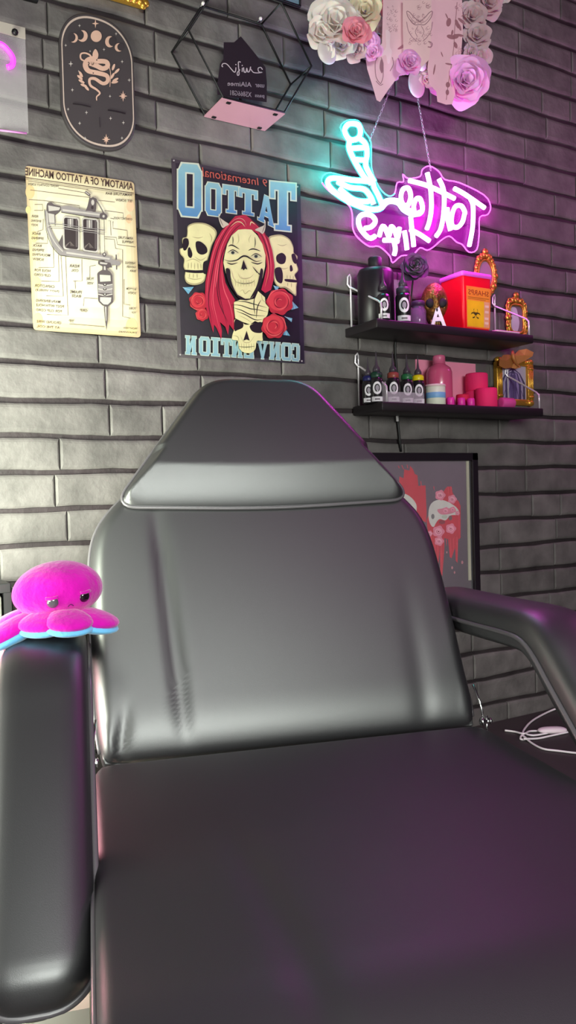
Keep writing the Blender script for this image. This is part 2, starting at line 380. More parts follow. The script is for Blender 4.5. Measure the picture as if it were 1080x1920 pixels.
p.poly([(550, 438), (574, 340), (600, 330), (628, 345), (622, 440)], G2); p.ell(598, 372, 12, 22, G3); p.ell(594, 412, 10, 14, G4); p.line([(628, 350), (690, 462)], 9, G2); p.line([(630, 352), (688, 452)], 3, G3)
p.line([(538, 288), (576, 318)], 20, G2); p.line([(540, 290), (570, 312)], 6, G3); p.line([(578, 320), (560, 400), (545, 440)], 6, G2)
for y in (536, 552, 568): p.line([(246, y), (370, y+6), (500, y+28), (690, y+50)], 5, G1 if y != 552 else G3)
for x in (690, 655): p.line([(x-4, 500), (x+2, 790)], 4, G2)
p.poly([(372, 748), (420, 738), (620, 770), (742, 798), (752, 862), (700, 868), (690, 822), (425, 790), (340, 782)], G1); p.poly([(392, 756), (730, 806), (728, 818), (392, 770)], G3); p.line([(345, 784), (425, 794), (690, 828)], 5, G4)
p.ell(688, 778, 15, 17, G2); p.ell(688, 776, 7, 8, G3)
p.poly([(640, 826), (735, 842), (750, 878), (690, 880), (640, 852)], G2); p.poly([(655, 836), (715, 845), (705, 856), (655, 850)], G3)
p.poly([(748, 815), (806, 830), (818, 850), (800, 864), (748, 856)], G1); p.line([(780, 778), (782, 815)], 10, G2); p.line([(784, 862), (784, 895)], 10, G2)
p.poly([(674, 866), (706, 868), (716, 908), (672, 905)], G2); p.poly([(684, 868), (696, 868), (700, 905), (684, 905)], G3)
p.poly([(q.x, q.y) for q in round_poly([(632, 920, 0), (672, 896, 0), (725, 902, 0), (750, 935, 0), (758, 1150, 0), (716, 1182, 0), (678, 1178, 0), (640, 1142, 0)], 14)], G2)
p.poly([(652, 935), (735, 940), (738, 985), (655, 990)], (206, 204, 190)); p.poly([(640, 1010), (752, 1012), (752, 1080), (640, 1075)], G1)
for y in (1010, 1044, 1086): p.line([(640, y), (690, y+12), (752, y)], 8, G3); p.ell(692, y+4, 14, 9, G4); p.ell(692, y+1, 6, 4, (236, 230, 214))
p.poly([(655, 1110), (742, 1112), (738, 1145), (715, 1168), (682, 1166), (655, 1140)], (206, 200, 190))
p.poly([(684, 1180), (716, 1182), (714, 1300), (706, 1372), (694, 1298)], G2); p.poly([(692, 1184), (704, 1184), (704, 1290), (700, 1300)], G3)
p.build('wall_sign', PRINT, label='cream metal sign with a drawing of a tattoo machine and its parts', cat='sign')

# --- tattoo convention poster
p = Print(.003); p.m = (0, 0, 1)
q4 = [(321, 297), (563, 346), (571, 682), (333, 670)]
p.slab(q4, (46, 38, 50), -.0028); p.poly(q4, [(66, 58, 66), (40, 34, 52), (44, 34, 54), (96, 90, 92)])  # paler left corners, here and on the inner panel, paint a haze reflection
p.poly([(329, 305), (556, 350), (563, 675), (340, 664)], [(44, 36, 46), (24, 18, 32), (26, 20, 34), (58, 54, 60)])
p.m = (300, 280, 3.724)
BL1, BL2, CRM = (142, 186, 196), (88, 138, 186), (204, 210, 192)
for g, x0, x1, yb0, yb1, yt in (('O', 128, 288, 460, 474, 96), ('O', 318, 426, 455, 470, 228), ('T', 440, 556, 436, 452, 246), ('T', 552, 680, 446, 470, 268), ('A', 690, 796, 494, 545, 300), ('T', 770, 946, 556, 574, 224)):
    p.glyph(g, x0, x1, yb0, yb1, yb0-yt, BL1, CRM, .03, BL2)
p.text('9 International', 300, 752, 190, 262, 66, (196, 92, 78), shear=.1, h1=50)
for i, (g, xc) in enumerate((('N', 216), ('O', 312), ('I', 388), ('T', 465), ('N', 538), ('E', 620), ('V', 716), ('N', 802), ('O', 884), ('C', 952))):
    yb = 1432+(xc-216)*.062; p.glyph(g, xc-37, xc+37 if g != 'C' else xc+24, yb-3, yb+3, 128-i, (150, 186, 190), (190, 204, 192), .035, (132, 170, 186))
p.m = (330, 400, 4.32)
BON, BON2, DK = (226, 218, 164), (176, 164, 124), (30, 22, 28)
def skull_side(out, dark, light, shade):
    p.curve(out, BON2)
    cx = sum(a for a, _ in out)/len(out); cy = sum(b_ for _, b_ in out)/len(out)
    p.curve([(cx+(a-cx)*.93, cy+(b_-cy)*.95) for a, b_ in out], BON)
    for s_ in shade: p.line(s_, 7, BON2, 4, taper=2)
    for d in dark: p.curve(d, DK)
    for l in light: p.line(l, 4, BON, 3, taper=2)
skull_side([(95, 105), (135, 80), (190, 75), (250, 85), (310, 120), (330, 155), (320, 200), (290, 260), (270, 330), (250, 400), (245, 480), (225, 555), (150, 582), (90, 565), (70, 520), (75, 470), (60, 430), (65, 370), (35, 330), (30, 290), (58, 275), (50, 230), (55, 200), (85, 190), (92, 150)],
           [[(160, 235), (200, 230), (245, 270), (252, 315), (210, 335), (170, 310)], [(58, 212), (95, 205), (104, 250), (80, 298), (58, 290)], [(96, 290), (112, 276), (132, 330), (120, 362), (97, 342)], [(75, 458), (160, 462), (240, 460), (240, 480), (150, 484), (76, 474)], [(222, 398), (268, 388), (262, 480), (222, 484)]],
           [], [[(130, 190), (180, 200), (220, 190)], [(150, 350), (200, 380), (250, 350)], [(80, 390), (140, 370), (200, 400)], [(90, 520), (150, 535), (210, 525)], [(270, 160), (290, 200), (280, 240)], [(100, 400), (98, 450)], [(125, 395), (123, 450)], [(150, 400), (150, 455)], [(176, 402), (178, 455)], [(200, 405), (204, 450)], [(110, 486), (108, 520)], [(140, 488), (140, 525)], [(170, 488), (172, 525)]])
skull_side([(750, 195), (800, 175), (860, 175), (920, 210), (950, 270), (955, 320), (985, 350), (975, 400), (990, 460), (962, 500), (980, 550), (975, 600), (972, 668), (930, 640), (880, 605), (835, 600), (800, 560), (790, 500), (795, 420), (780, 330), (760, 260)],
           [[(815, 342), (858, 320), (890, 350), (882, 400), (848, 412), (816, 388)], [(936, 335), (962, 330), (980, 378), (970, 410), (946, 388)], [(922, 430), (936, 420), (946, 460), (926, 470)], [(885, 532), (975, 540), (975, 560), (892, 552)], [(800, 452), (848, 440), (866, 500), (856, 566), (812, 540)]],
           [], [[(820, 250), (860, 262), (900, 250)], [(830, 430), (870, 450), (910, 440)], [(900, 500), (900, 530)], [(925, 500), (925, 535)], [(950, 505), (950, 538)], [(905, 560), (905, 590)], [(935, 562), (935, 600)], [(870, 590), (910, 610), (950, 640)]])
def rose2d(cx, cy, r, seed=0):
    rn = random.Random(seed)
    p.poly([(cx+r*(1+.07*math.cos(7*t+seed))*math.cos(t), cy+r*.98*(1+.07*math.cos(7*t+seed))*math.sin(t)) for t in [2*PI*i/42 for i in range(42)]], (176, 42, 54))
    p.ell(cx-.08*r, cy-.1*r, r*.82, r*.8, (206, 60, 68)); p.ell(cx, cy-.05*r, r*.5, r*.52, (184, 44, 56))
    for k in range(9):
        a0 = k*.9+seed; rr = r*(.94-.095*k)
        p.line([(cx+rr*math.cos(a0+j*.35), cy+rr*math.sin(a0+j*.35)) for j in range(6)], max(3, r*.06), (116, 22, 36) if k % 2 else (226, 104, 100), 2, taper=2)
LF = (106, 162, 190)
for t in ([(55, 600), (145, 595), (100, 655)], [(790, 585), (835, 595), (812, 640)], [(945, 715), (992, 765), (935, 782)], [(880, 835), (942, 850), (936, 882)], [(770, 790), (800, 790), (800, 830)], [(880, 925), (924, 992), (868, 985)]): p.poly(t, LF); p.line([t[0], ((t[1][0]+t[2][0])/2, (t[1][1]+t[2][1])/2)], 3, (190, 214, 214))
rose2d(212, 820, 52, 2); rose2d(182, 712, 74, 1)
# hair, behind the face
HR, HD, HL = (176, 34, 62), (92, 14, 34), (224, 88, 104)
hair = [(560, 12), (480, 22), (430, 78), (370, 140), (320, 220), (290, 320), (265, 430), (240, 550), (235, 650), (242, 760), (268, 850), (302, 968), (308, 900), (330, 930), (368, 1020), (372, 950), (356, 880), (400, 920), (422, 985), (432, 900), (470, 952), (472, 830), (462, 760), (478, 700), (440, 640), (400, 560), (382, 470), (378, 370), (405, 260), (448, 180), (505, 130), (560, 130), (610, 130), (660, 165), (695, 240), (722, 330), (735, 430), (712, 540), (690, 620), (722, 645), (770, 620), (790, 540), (796, 420), (780, 300), (750, 200), (700, 140), (640, 80), (600, 40)]
p.poly(hair, HR)
p.poly([(560, 128), (505, 132), (450, 180), (415, 250), (395, 330), (384, 400), (402, 480), (440, 580), (500, 660), (560, 692), (612, 690), (662, 620), (702, 520), (722, 430), (725, 340), (700, 250), (660, 180), (612, 132)], BON)
for i, (pts, col, w_) in enumerate((
    ([(560, 30), (480, 60), (410, 140), (350, 260), (310, 400), (280, 560), (262, 700), (280, 840), (300, 940)], HD, 9), ([(580, 50), (500, 80), (430, 150), (370, 270), (330, 420), (310, 560), (300, 700), (330, 850), (365, 980)], HL, 8),
    ([(590, 70), (520, 95), (455, 160), (400, 270), (360, 380), (345, 520), (350, 640), (380, 780), (420, 930)], HD, 9), ([(540, 20), (450, 70), (370, 170), (310, 300), (275, 450), (252, 620), (255, 740)], HL, 7),
    ([(380, 400), (372, 500), (390, 620), (430, 720), (455, 820), (462, 920)], HL, 8), ([(340, 440), (330, 560), (345, 700), (380, 800), (420, 880)], HD, 8), ([(300, 500), (285, 620), (290, 740), (320, 860)], (212, 60, 84), 8), ([(365, 300), (345, 420), (325, 560), (320, 600)], HL, 8),
    ([(620, 70), (680, 130), (730, 220), (760, 340), (770, 450), (760, 560)], HL, 8), ([(640, 110), (700, 190), (745, 320), (755, 440), (735, 580)], HD, 8), ([(700, 230), (742, 360), (748, 480), (720, 600)], (222, 110, 90), 8), ([(600, 50), (660, 90), (720, 160), (765, 280)], HD, 7),
    ([(560, 110), (530, 75), (490, 70), (440, 110)], BON, 6), ([(570, 100), (550, 55), (510, 40), (460, 60)], (214, 150, 140), 5), ([(600, 100), (610, 70), (640, 90)], BON, 8))): p.line(pts, w_, col, 4, taper=2)
p.curve([(345, 0), (356, 34), (392, 62), (428, 88), (404, 104), (378, 118), (358, 84), (346, 44)], (200, 188, 170)); p.line([(350, 20), (366, 70), (384, 108)], 7, (120, 106, 100), 3, taper=2)
p.curve([(725, 60), (712, 96), (680, 112), (640, 134), (676, 150), (702, 166), (722, 130)], (200, 188, 170)); p.line([(722, 80), (712, 120), (698, 158)], 7, (120, 106, 100), 3, taper=2)
def lines(L, w_=5, col=DK, sub=4, tp=2):
    for l in L: p.line(l, w_, col, sub, taper=tp)
lines([[(458, 185), (462, 215), (460, 252)], [(638, 190), (642, 240), (636, 280)]], 6); lines([[(500, 160), (508, 220), (490, 250)], [(610, 170), (590, 210), (596, 240)]], 4, BON2)
lines([[(422, 268), (455, 258), (515, 292)], [(584, 302), (625, 288), (684, 306)]], 10)
for ex, ey in ((460, 318), (648, 348)):
    p.curve([(ex-40, ey+2), (ex, ey-20), (ex+44, ey+6), (ex, ey+18)], (206, 200, 160)); p.ell(ex, ey, 15, 14, (72, 84, 76)); p.ell(ex, ey, 7, 7, DK); lines([[(ex-44, ey+2), (ex, ey-22), (ex+48, ey+6)]], 7)
lines([[(388, 372), (430, 388), (490, 380), (526, 356), (548, 346), (575, 350), (605, 368), (650, 390), (694, 380)]], 13); lines([[(410, 398), (450, 412), (500, 400)], [(606, 394), (660, 410), (700, 396)], [(620, 430), (660, 480), (690, 500)]], 9)
p.poly([(546, 376), (578, 456), (560, 448), (548, 462), (536, 448), (526, 456)], DK)
p.curve([(402, 452), (436, 456), (446, 540), (470, 610), (500, 662), (452, 610), (418, 540)], DK); p.curve([(688, 448), (706, 470), (690, 560), (650, 640), (600, 690), (648, 600), (672, 520)], DK)
lines([[(446, 470), (452, 520), (480, 560)], [(664, 480), (656, 530), (636, 560)]], 14, BON); lines([[(500, 480), (520, 520), (560, 530), (600, 520), (630, 490)]], 6, BON2)
lines([[(480, 552), (520, 566), (560, 570), (610, 562), (640, 540)]], 5); lines([[(480+i*22, 530+(i > 1)*6), (482+i*22, 595)] for i in range(8)], 4, BON2); lines([[(510, 640), (540, 620), (560, 652), (590, 626), (615, 640)]], 5, BON2)
lines([[(452, 600), (500, 668), (556, 700), (612, 692), (650, 640)]], 14)
p.poly([(470, 770), (470, 720), (520, 700), (570, 706), (640, 690), (665, 630), (720, 680), (725, 730), (752, 762), (742, 820), (690, 892), (640, 872), (600, 900), (540, 880), (480, 850)], BON)
lines([[(442, 742), (520, 745), (600, 772), (660, 780), (745, 800)], [(460, 764), (530, 785), (610, 822), (725, 832)], [(488, 792), (560, 820), (640, 862), (700, 860)], [(480, 712), (560, 716), (630, 735), (740, 765)], [(640, 660), (630, 740), (640, 820)], [(690, 700), (660, 760), (650, 850)]], 8)
lines([[(510, 828), (560, 850), (620, 890)], [(690, 650), (700, 700), (725, 720)]], 5, BON2)
p.curve([(474, 862), (530, 880), (560, 900), (600, 900), (690, 890), (700, 1000), (700, 1032), (655, 1035), (642, 1100), (600, 1132), (540, 1122), (508, 1080), (500, 1032), (456, 1022), (458, 982), (474, 930)], BON)
p.curve([(476, 866), (520, 872), (545, 892), (540, 925), (500, 945), (474, 950)], DK); p.curve([(598, 912), (640, 890), (696, 884), (700, 960), (650, 968), (612, 950)], DK); p.poly([(572, 950), (597, 1032), (572, 1022), (545, 1032)], DK)
lines([[(520, 985), (540, 1030), (560, 1046), (590, 1046), (610, 1030), (640, 985)], [(460, 990), (500, 1000), (510, 1040)]], 6, BON2); lines([[(510+i*20, 1050), (512+i*20, 1105)] for i in range(7)], 4, BON2); lines([[(505, 1078), (570, 1084), (640, 1076)]], 5)
rose2d(842, 716, 106, 3); rose2d(794, 915, 100, 5)
p.m = (0, 0, 1)
for x, y in ((326, 301), (558, 350), (566, 677), (338, 665)): p.ell(x, y, 1.6, 1.6, (170, 165, 165))
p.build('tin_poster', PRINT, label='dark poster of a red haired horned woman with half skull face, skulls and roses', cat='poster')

# --- oval snake plaque
def slabmesh(pts, t0, t1, name, m, parent, bev=.0015, **k):
    n = len(pts); r = [[W(x, y, t0) for x, y in pts], [W(x, y, t1-bev) for x, y in pts], ]
    c0 = sum((W(x, y, t1) for x, y in pts), Vector())/n
    r.append([W(x, y, t1)+(c0-W(x, y, t1)).normalized()*bev for x, y in pts])
    return MB().rings(r, True, True).build(name, m, parent, smooth=False, **k)
c0 = W(182, 158)
oval = [c0+Vector(((.0805)*math.copysign(abs(math.cos(t))**.86, math.cos(t)), 0, (.0605*math.copysign(1, math.sin(t)) if abs(math.sin(t)) > 1e-9 else 0)+.0805*math.sin(t))) for t in [2*PI*(i+.5)/72 for i in range(72)]]
def wp(v, t): return Vector((v.x, -t, v.z))
po = thing('wall_plaque', W(190, 285, 0), 'dark oval plaque with a rose gold snake and moon phases', 'plaque')
MB().rings([[wp(v, 0) for v in oval], [wp(v, .009) for v in oval], [wp(c0+(v-c0)*.985, .010) for v in oval]], True, True).build('board', mat('plaque_charcoal', (62, 56, 58), .5), po, smooth=False)
p = Print(.0102); p.m = (0, 0, 3.375); RG = (226, 184, 164); ST = (206, 196, 190)
ring = [c0+(v-c0)*.955 for v in oval]; ring2 = [c0+(v-c0)*.925 for v in oval]
b0 = len(p.v); n = len(ring); p.v += [wp(v, .0103) for v in ring]+[wp(v, .0103) for v in ring2]; p.c += [lin((206, 184, 172))]*(2*n); p.f += [(b0+i, b0+(i+1) % n, b0+n+(i+1) % n, b0+n+i) for i in range(n)]
def star(x, y, r, col=ST, big=False):
    p.poly([(x+(r if i % 2 == 0 else r*.26)*math.sin(i*PI/4)*(.75), y-(r if i % 2 == 0 else r*.26)*math.cos(i*PI/4)) for i in range(8)], col)
    if big: p.poly([(x+(r*.7 if i % 2 == 0 else r*.2)*math.sin(i*PI/4+PI/4)*.8, y-(r*.7 if i % 2 == 0 else r*.2)*math.cos(i*PI/4+PI/4)) for i in range(8)], col)
for a in ((503, 162, 12), (735, 214, 12), (416, 287, 12), (570, 324, 9), (658, 313, 12), (448, 404, 20), (773, 390, 13), (818, 507, 14), (458, 569, 14), (696, 609, 12), (431, 691, 12), (547, 712, 14), (700, 749, 14), (504, 780, 14), (781, 776, 14), (538, 874, 13), (772, 874, 13), (498, 450, 8)): star(*a)
star(604, 149, 30, RG); star(779, 608, 36, RG, True); star(672, 882, 36, RG, True)
p.ell(609, 229, 35, 37, RG)
BD = (62, 56, 58)
p.ell(522, 228, 33, 37, RG); p.ell(507, 222, 24, 30, BD); p.ell(466, 240, 27, 30, RG); p.ell(454, 236, 24, 28, BD)
p.ell(696, 264, 31, 36, RG); p.ell(712, 262, 24, 30, BD); p.ell(752, 300, 26, 27, RG); p.ell(764, 297, 22, 24, BD)
p.line([(538, 388), (512, 372), (512, 342), (540, 336), (572, 352), (580, 384)], 10, RG, 4)
p.line([(604, 372), (560, 380), (540, 410), (560, 448), (620, 462), (676, 480), (680, 515), (650, 528), (600, 498), (568, 502), (572, 540), (610, 566), (632, 590), (612, 612), (612, 636)], 38, RG, 5, taper=1)
p.line([(575, 400), (620, 388), (672, 392), (680, 420), (650, 434), (610, 416), (568, 400)], 30, RG, 5)
p.curve([(604, 310), (622, 340), (616, 372), (592, 372), (586, 340)], RG)
for x, y in ((560, 395), (640, 408), (590, 462), (650, 490), (600, 520), (612, 380)): p.ell(x, y, 4, 4, BD)
p.line([(695, 550), (700, 470), (690, 415)], 4, RG, 3); p.line([(560, 560), (520, 520), (500, 450)], 4, RG, 3)
for x, y, a in ((718, 425, -70), (740, 450, -45), (730, 505, -30), (712, 480, -60), (726, 520, -10), (512, 470, 60), (506, 490, 40), (516, 515, 30), (530, 540, 20), (548, 556, 50)):
    p.ell(x, y, 22, 8, RG, rot=a)
p.line([(460, 655), (520, 662), (575, 676)], 7, (34, 28, 32), 3); p.line([(682, 695), (740, 704), (795, 718)], 8, (28, 22, 26), 3); p.line([(630, 740), (634, 805)], 4, (44, 38, 42))
p.build('snake_motif', PRINT, po)

# --- acrylic neon sign at the left edge
ac = mat('clear_acrylic', (225, 220, 222), .08, alpha=.22, spec=.6)
t = thing('acrylic_neon_sign', W(20, 250, 0), 'clear acrylic panel with a pink neon curve, at left edge of wall', 'neon sign')
a0, a1 = W(46, 55, .03), W(51, 250, .03)
MB().box((-.02, -.034, a1.z), (a0.x, -.030, a0.z)).build('acrylic_panel', ac, t, smooth=False)
NPK = mat('neon_pink_tube', (255, 90, 250), .4, emis=(240, 40, 240), estr=1.8)
MB().tube([W(-60, 95, .038), W(-30, 78, .038), W(0, 82, .038), W(14, 93, .038), W(24, 108, .038), W(23, 122, .038), W(14, 126, .038)], .0052, smooth=5).build('neon_tube', NPK, t)
MB().tube([W(0, 244, .036), W(50, 250, .036)], .0022).build('edge_strip', mat('pink_edge', (200, 130, 190), .4), t)
MB().tube([W(28, 60, .0), W(28, 60, .045)], .0065).build('standoff', BLACK, t)
MB().box((-.02, -.036, a0.z-.022), (a0.x, -.0341, a0.z)).build('masking_strip', mat('pale_strip', (190, 180, 170), .6, alpha=.8), t, smooth=False)

# --- frames cut by the top edge
def rect_frame(name, x0, x1, z0, z1, wd, dp, m, inner, label, cat, y=0, bumps=0):
    t_ = thing(name, ((x0+x1)/2, y, z0), label, cat); b_ = MB()
    for lo, hi in (((x0, z0), (x1, z0+wd)), ((x0, z1-wd), (x1, z1)), ((x0, z0+wd), (x0+wd, z1-wd)), ((x1-wd, z0+wd), (x1, z1-wd))):
        b_.box((lo[0], y-dp, lo[1]), (hi[0], y-.0005, hi[1]), min(.003, wd*.2))
    if bumps:
        for k in range(bumps):
            f_ = k/(bumps-1)
            for xx, zz in ((x0+(x1-x0)*f_, z0+wd*.4), (x0+(x1-x0)*f_, z1-wd*.4), (x0+wd*.4, z0+(z1-z0)*f_), (x1-wd*.4, z0+(z1-z0)*f_)):
                b_.ellipsoid((xx, y-dp, zz), (wd*.55, wd*.35, wd*.55), nu=8, nv=6)
    b_.build('frame', m, t_)
    if inner: MB().box((x0+wd*.8, y-dp*.4, z0+wd*.8), (x1-wd*.8, y-dp*.3, z1-wd*.8)).build('picture', inner, t_, smooth=False)
    return t_
g1, g0 = W(268, 20), W(180, -2)
rect_frame('picture_frame', g0.x-.06, g1.x, g1.z, g1.z+.2, .016, .018, GOLD, BLACKM, 'ornate gold frame cut off by the top edge above the oval plaque', 'picture frame', bumps=14)
g1 = W(70, 9)
rect_frame('picture_frame', g1.x-.2, g1.x, g1.z, g1.z+.25, .015, .012, BLACK, BLACKM, 'black frame at the top left corner above the acrylic neon sign', 'picture frame')
g1, g0 = W(562, 16), W(488, 0)
rect_frame('picture_frame', g0.x, g1.x, g1.z, g1.z+.22, .004, .008, BLACK, mat('pale_blue_print', (120, 150, 170), .6), 'pale blue print in thin dark frame, above the hexagon shelf', 'picture frame')

# --- hexagon wire shelf with mirror base, and the wifi sign standing on it
hx = thing('hexagon_shelf', W(440, 232, .05), 'black wire hexagon wall shelf with a pink tinted mirror base', 'shelf')
L0, R0 = W(384, 222), W(494, 242); s_ = .155; zb = (L0.z+R0.z)/2+.002; xc = (L0.x+R0.x)/2; dz = s_*.80; HD_ = .098
hexp = lambda y: [(xc-s_/2, y, zb), (xc-s_, y, zb+dz), (xc-s_/2, y, zb+2*dz), (xc+s_/2, y, zb+2*dz), (xc+s_, y, zb+dz), (xc+s_/2, y, zb)]
b = MB(); b.tube(hexp(-.003), .0026, 6, True); b.tube(hexp(-HD_), .0026, 6, True)
for a_, c_ in zip(hexp(-.003), hexp(-HD_)): b.tube([a_, c_], .0022, 6)
b.build('wire_frame', BLACK, hx)
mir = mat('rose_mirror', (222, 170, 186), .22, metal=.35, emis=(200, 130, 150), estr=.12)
MB().box((xc-s_/2-.002, -HD_, zb-.0035), (xc+s_/2+.002, -.002, zb-.0005)).build('mirror_base', mir, hx, smooth=False)
for sx in (-1, 1):
    for yy in (-.012, -HD_+.01): MB().box((xc+sx*(s_/2-.018)-.005, yy-.004, zb-.006), (xc+sx*(s_/2-.018)+.005, yy+.004, zb-.003), .001).build('clip', BLACK, hx)
for x, y in ((375, 14), (482, 42)):
    q = W(x, y); MB().lathe((q.x, 0, q.z), [(.001, 0), (.001, .012), (.0035, .014), (.0042, .018), (.0025, .021)], 12, (0, -1, 0)).build('push_pin', mat('white_pin', (238, 232, 230), .3), None,
        label='white push pin in the wall, %s' % ('inside the hexagon shelf near its top left' if x < 400 else 'inside the hexagon shelf near its top right'), cat='pin', group='white push pins inside the hexagon shelf')
tf = .045
p = Print(tf); p.m = (300, 0, 3.6)
sl = [(388, 640), (386, 575), (405, 430), (428, 400), (430, 285), (500, 285), (545, 245), (600, 310), (660, 385), (712, 455), (722, 560), (720, 690)]
p.slab(sl, (40, 32, 40), -.004); p.poly(sl, (38, 30, 38))
WH = (206, 192, 198)
p.line([(692, 470), (680, 455), (662, 462), (668, 485), (690, 488), (660, 492), (630, 488), (612, 465)], 6, WH, 4)
p.line([(612, 450), (604, 480), (592, 485), (586, 460), (580, 486), (568, 484), (564, 455)], 7, WH, 4); p.line([(556, 458), (554, 485)], 6, WH); p.ell(555, 442, 4, 4, WH)
p.line([(545, 420), (530, 418), (530, 450), (534, 500), (524, 508), (522, 490), (540, 470)], 6, WH, 4); p.line([(512, 455), (510, 480), (500, 486), (480, 465), (450, 432), (425, 430), (418, 445), (425, 452)], 6, WH, 4); p.ell(512, 436, 4, 4, WH)
p.text('AlAimee', 455, 618, 578, 588, 32, (170, 158, 166), bold=.01); p.text('user', 642, 704, 588, 592, 22, (160, 148, 156), bold=.02)
p.text('X5866G81', 474, 618, 642, 656, 34, (170, 158, 166), bold=.01); p.text('pass', 640, 704, 662, 666, 24, (160, 148, 156), bold=.02)
o = p.build('slate_sign', PRINT, label='small black house shaped sign with white script, standing on the hexagon shelf', cat='sign')

# ================================================================== NEON SIGN
TN = .05
ns = thing('neon_sign', W(770, 480, TN), 'lit pink and turquoise neon sign of a tattoo machine and script, hung on chains', 'neon sign')
def N(x, y, t=TN): return W(580+x/2.842, 200+y/2.842, t)
board = [(165, 110), (200, 74), (262, 76), (292, 130), (328, 190), (332, 330), (372, 430), (420, 475), (455, 462), (468, 405), (502, 400), (498, 360), (525, 382), (590, 372), (602, 335), (640, 316), (690, 345), (722, 388), (800, 405), (930, 470), (966, 530), (950, 575), (908, 590), (905, 680), (892, 762), (850, 775), (815, 735), (785, 722), (745, 690), (700, 714), (665, 745), (628, 765), (590, 752), (550, 790), (490, 795), (444, 832), (428, 795), (372, 745), (320, 745), (260, 700), (232, 650), (228, 570), (205, 520), (120, 462), (68, 405), (74, 368), (112, 352), (190, 370), (285, 378), (240, 300), (206, 240), (198, 180)]
bc = [(q.x, q.y) for q in catmull([(a, c_, 0) for a, c_ in board], 3, True)]
n = len(bc)
mids = [(400, 552), (330, 572)]
pcs = ([(q.x, q.y) for q in catmull([(a, c_, 0) for a, c_ in board[7:41]], 3)]+[(m_[0], m_[1]) for m_ in reversed(mids)][0:0]+[(330, 572), (400, 552)], 'sign_acrylic_pink_glow', (80, 14, 84), (190, 10, 200)), ([(q.x, q.y) for q in catmull([(a, c_, 0) for a, c_ in board[40:]+board[:8]], 3)]+mids, 'sign_acrylic_turquoise_glow', (20, 80, 80), (10, 170, 175))
for pc, nm, c1, c2 in pcs:
    MB().rings([[N(x, y, TN-.004) for x, y in pc], [N(x, y, TN) for x, y in pc]], True, True).build('acrylic_backboard', mat(nm, c1, .15, alpha=.4, emis=c2, estr=.16), ns, smooth=False)  # neon glow on the board is put into its colour and emission
PK = mat('neon_magenta_edge', (255, 60, 240), .4, emis=(255, 110, 250), estr=2.2)
CY = mat('neon_turquoise_edge', (60, 240, 230), .4, emis=(80, 245, 235), estr=2.2)
PKW = mat('neon_pink_core', (255, 200, 255), .4, emis=(255, 190, 255), estr=4.5)
CYW = mat('neon_turquoise_core', (200, 255, 250), .4, emis=(170, 255, 248), estr=4.0)
PKB = mat('neon_magenta_halo', (240, 20, 230), .5, emis=(236, 10, 232), estr=1.5)  # flat glowing ribbons under the tubes stand in for their halo
CYB = mat('neon_turquoise_halo', (20, 220, 210), .5, emis=(10, 215, 205), estr=1.1)
iA = [i for i, q in enumerate(bc)]
def seg(i0, i1): return [N(*bc[i % n], TN+.002) for i in range(i0*3, i1*3+1)]
MB().tube(seg(8, 44), .0016, 6).build('backboard_edge', PK, ns, label='glowing magenta cut edge')
MB().tube(seg(44, 60), .0016, 6).build('backboard_edge', CY, ns, label='glowing turquoise cut edge')
def ribbon(lst, wd, t0, m, name):
    b_ = MB()
    for pts, cl in lst:
        q = catmull([(x, y, 0) for x, y in pts], 5, cl)
        if cl: q.append(q[0])
        rings = []
        for i, v in enumerate(q):
            a_ = q[max(0, i-1)]; c_ = q[min(len(q)-1, i+1)]
            if cl and i in (0, len(q)-1): a_, c_ = q[-2], q[1]
            tt = (c_-a_).normalized(); nn = Vector((-tt.y, tt.x, 0))*wd
            rings.append([N(v.x-nn.x, v.y-nn.y, t0), N(v.x-nn.x, v.y-nn.y, t0+.002), N(v.x+nn.x, v.y+nn.y, t0+.002), N(v.x+nn.x, v.y+nn.y, t0)])
        b_.rings(rings, True, True)
    return b_.build(name, m, ns, smooth=False)
word = [([(772, 436), (830, 468), (934, 540)], 0), ([(858, 490), (872, 530), (870, 640), (852, 742)], 0),
        ([(828, 560), (808, 528), (776, 535), (758, 590), (762, 635), (790, 642), (815, 615), (826, 575)], 1), ([(735, 540), (738, 600), (752, 660)], 0),
        ([(690, 384), (716, 450), (716, 560), (700, 650), (676, 690)], 0), ([(628, 352), (646, 440), (650, 540), (640, 610), (626, 652)], 0), ([(532, 394), (640, 425), (774, 490)], 0),
        ([(602, 530), (590, 492), (570, 492), (556, 530), (562, 565), (585, 572), (600, 556)], 1), ([(540, 480), (528, 436), (500, 440), (488, 480), (498, 520), (525, 524)], 1),
        ([(540, 586), (545, 640), (552, 700), (556, 745)], 0), ([(538, 655), (590, 682), (640, 716)], 0), ([(506, 662), (514, 710), (520, 762)], 0),
        ([(480, 645), (470, 700), (455, 660), (435, 640), (424, 690), (405, 650), (388, 640), (372, 690)], 0),
        ([(350, 690), (318, 700), (272, 650), (262, 600), (286, 575), (330, 580), (352, 610), (330, 640), (296, 648)], 0), ([(396, 712), (440, 712), (474, 718)], 0), ([(452, 722), (458, 760), (452, 790)], 0)]
mach = [([(200, 160), (188, 122), (212, 92), (258, 96), (272, 130), (262, 166), (225, 178)], 1), ([(214, 182), (212, 222), (236, 280), (270, 340), (300, 384), (330, 408)], 0), ([(266, 168), (298, 198), (308, 250), (300, 310), (322, 360), (346, 402)], 0),
        ([(226, 222), (300, 218)], 0), ([(250, 282), (302, 286)], 0), ([(330, 402), (230, 392), (130, 380), (98, 398), (112, 432), (170, 482), (250, 524), (335, 548), (386, 534), (372, 484), (346, 432)], 1),
        ([(150, 400), (215, 430), (290, 440), (326, 480), (342, 520)], 0), ([(160, 436), (230, 492), (300, 506), (338, 492)], 0)]
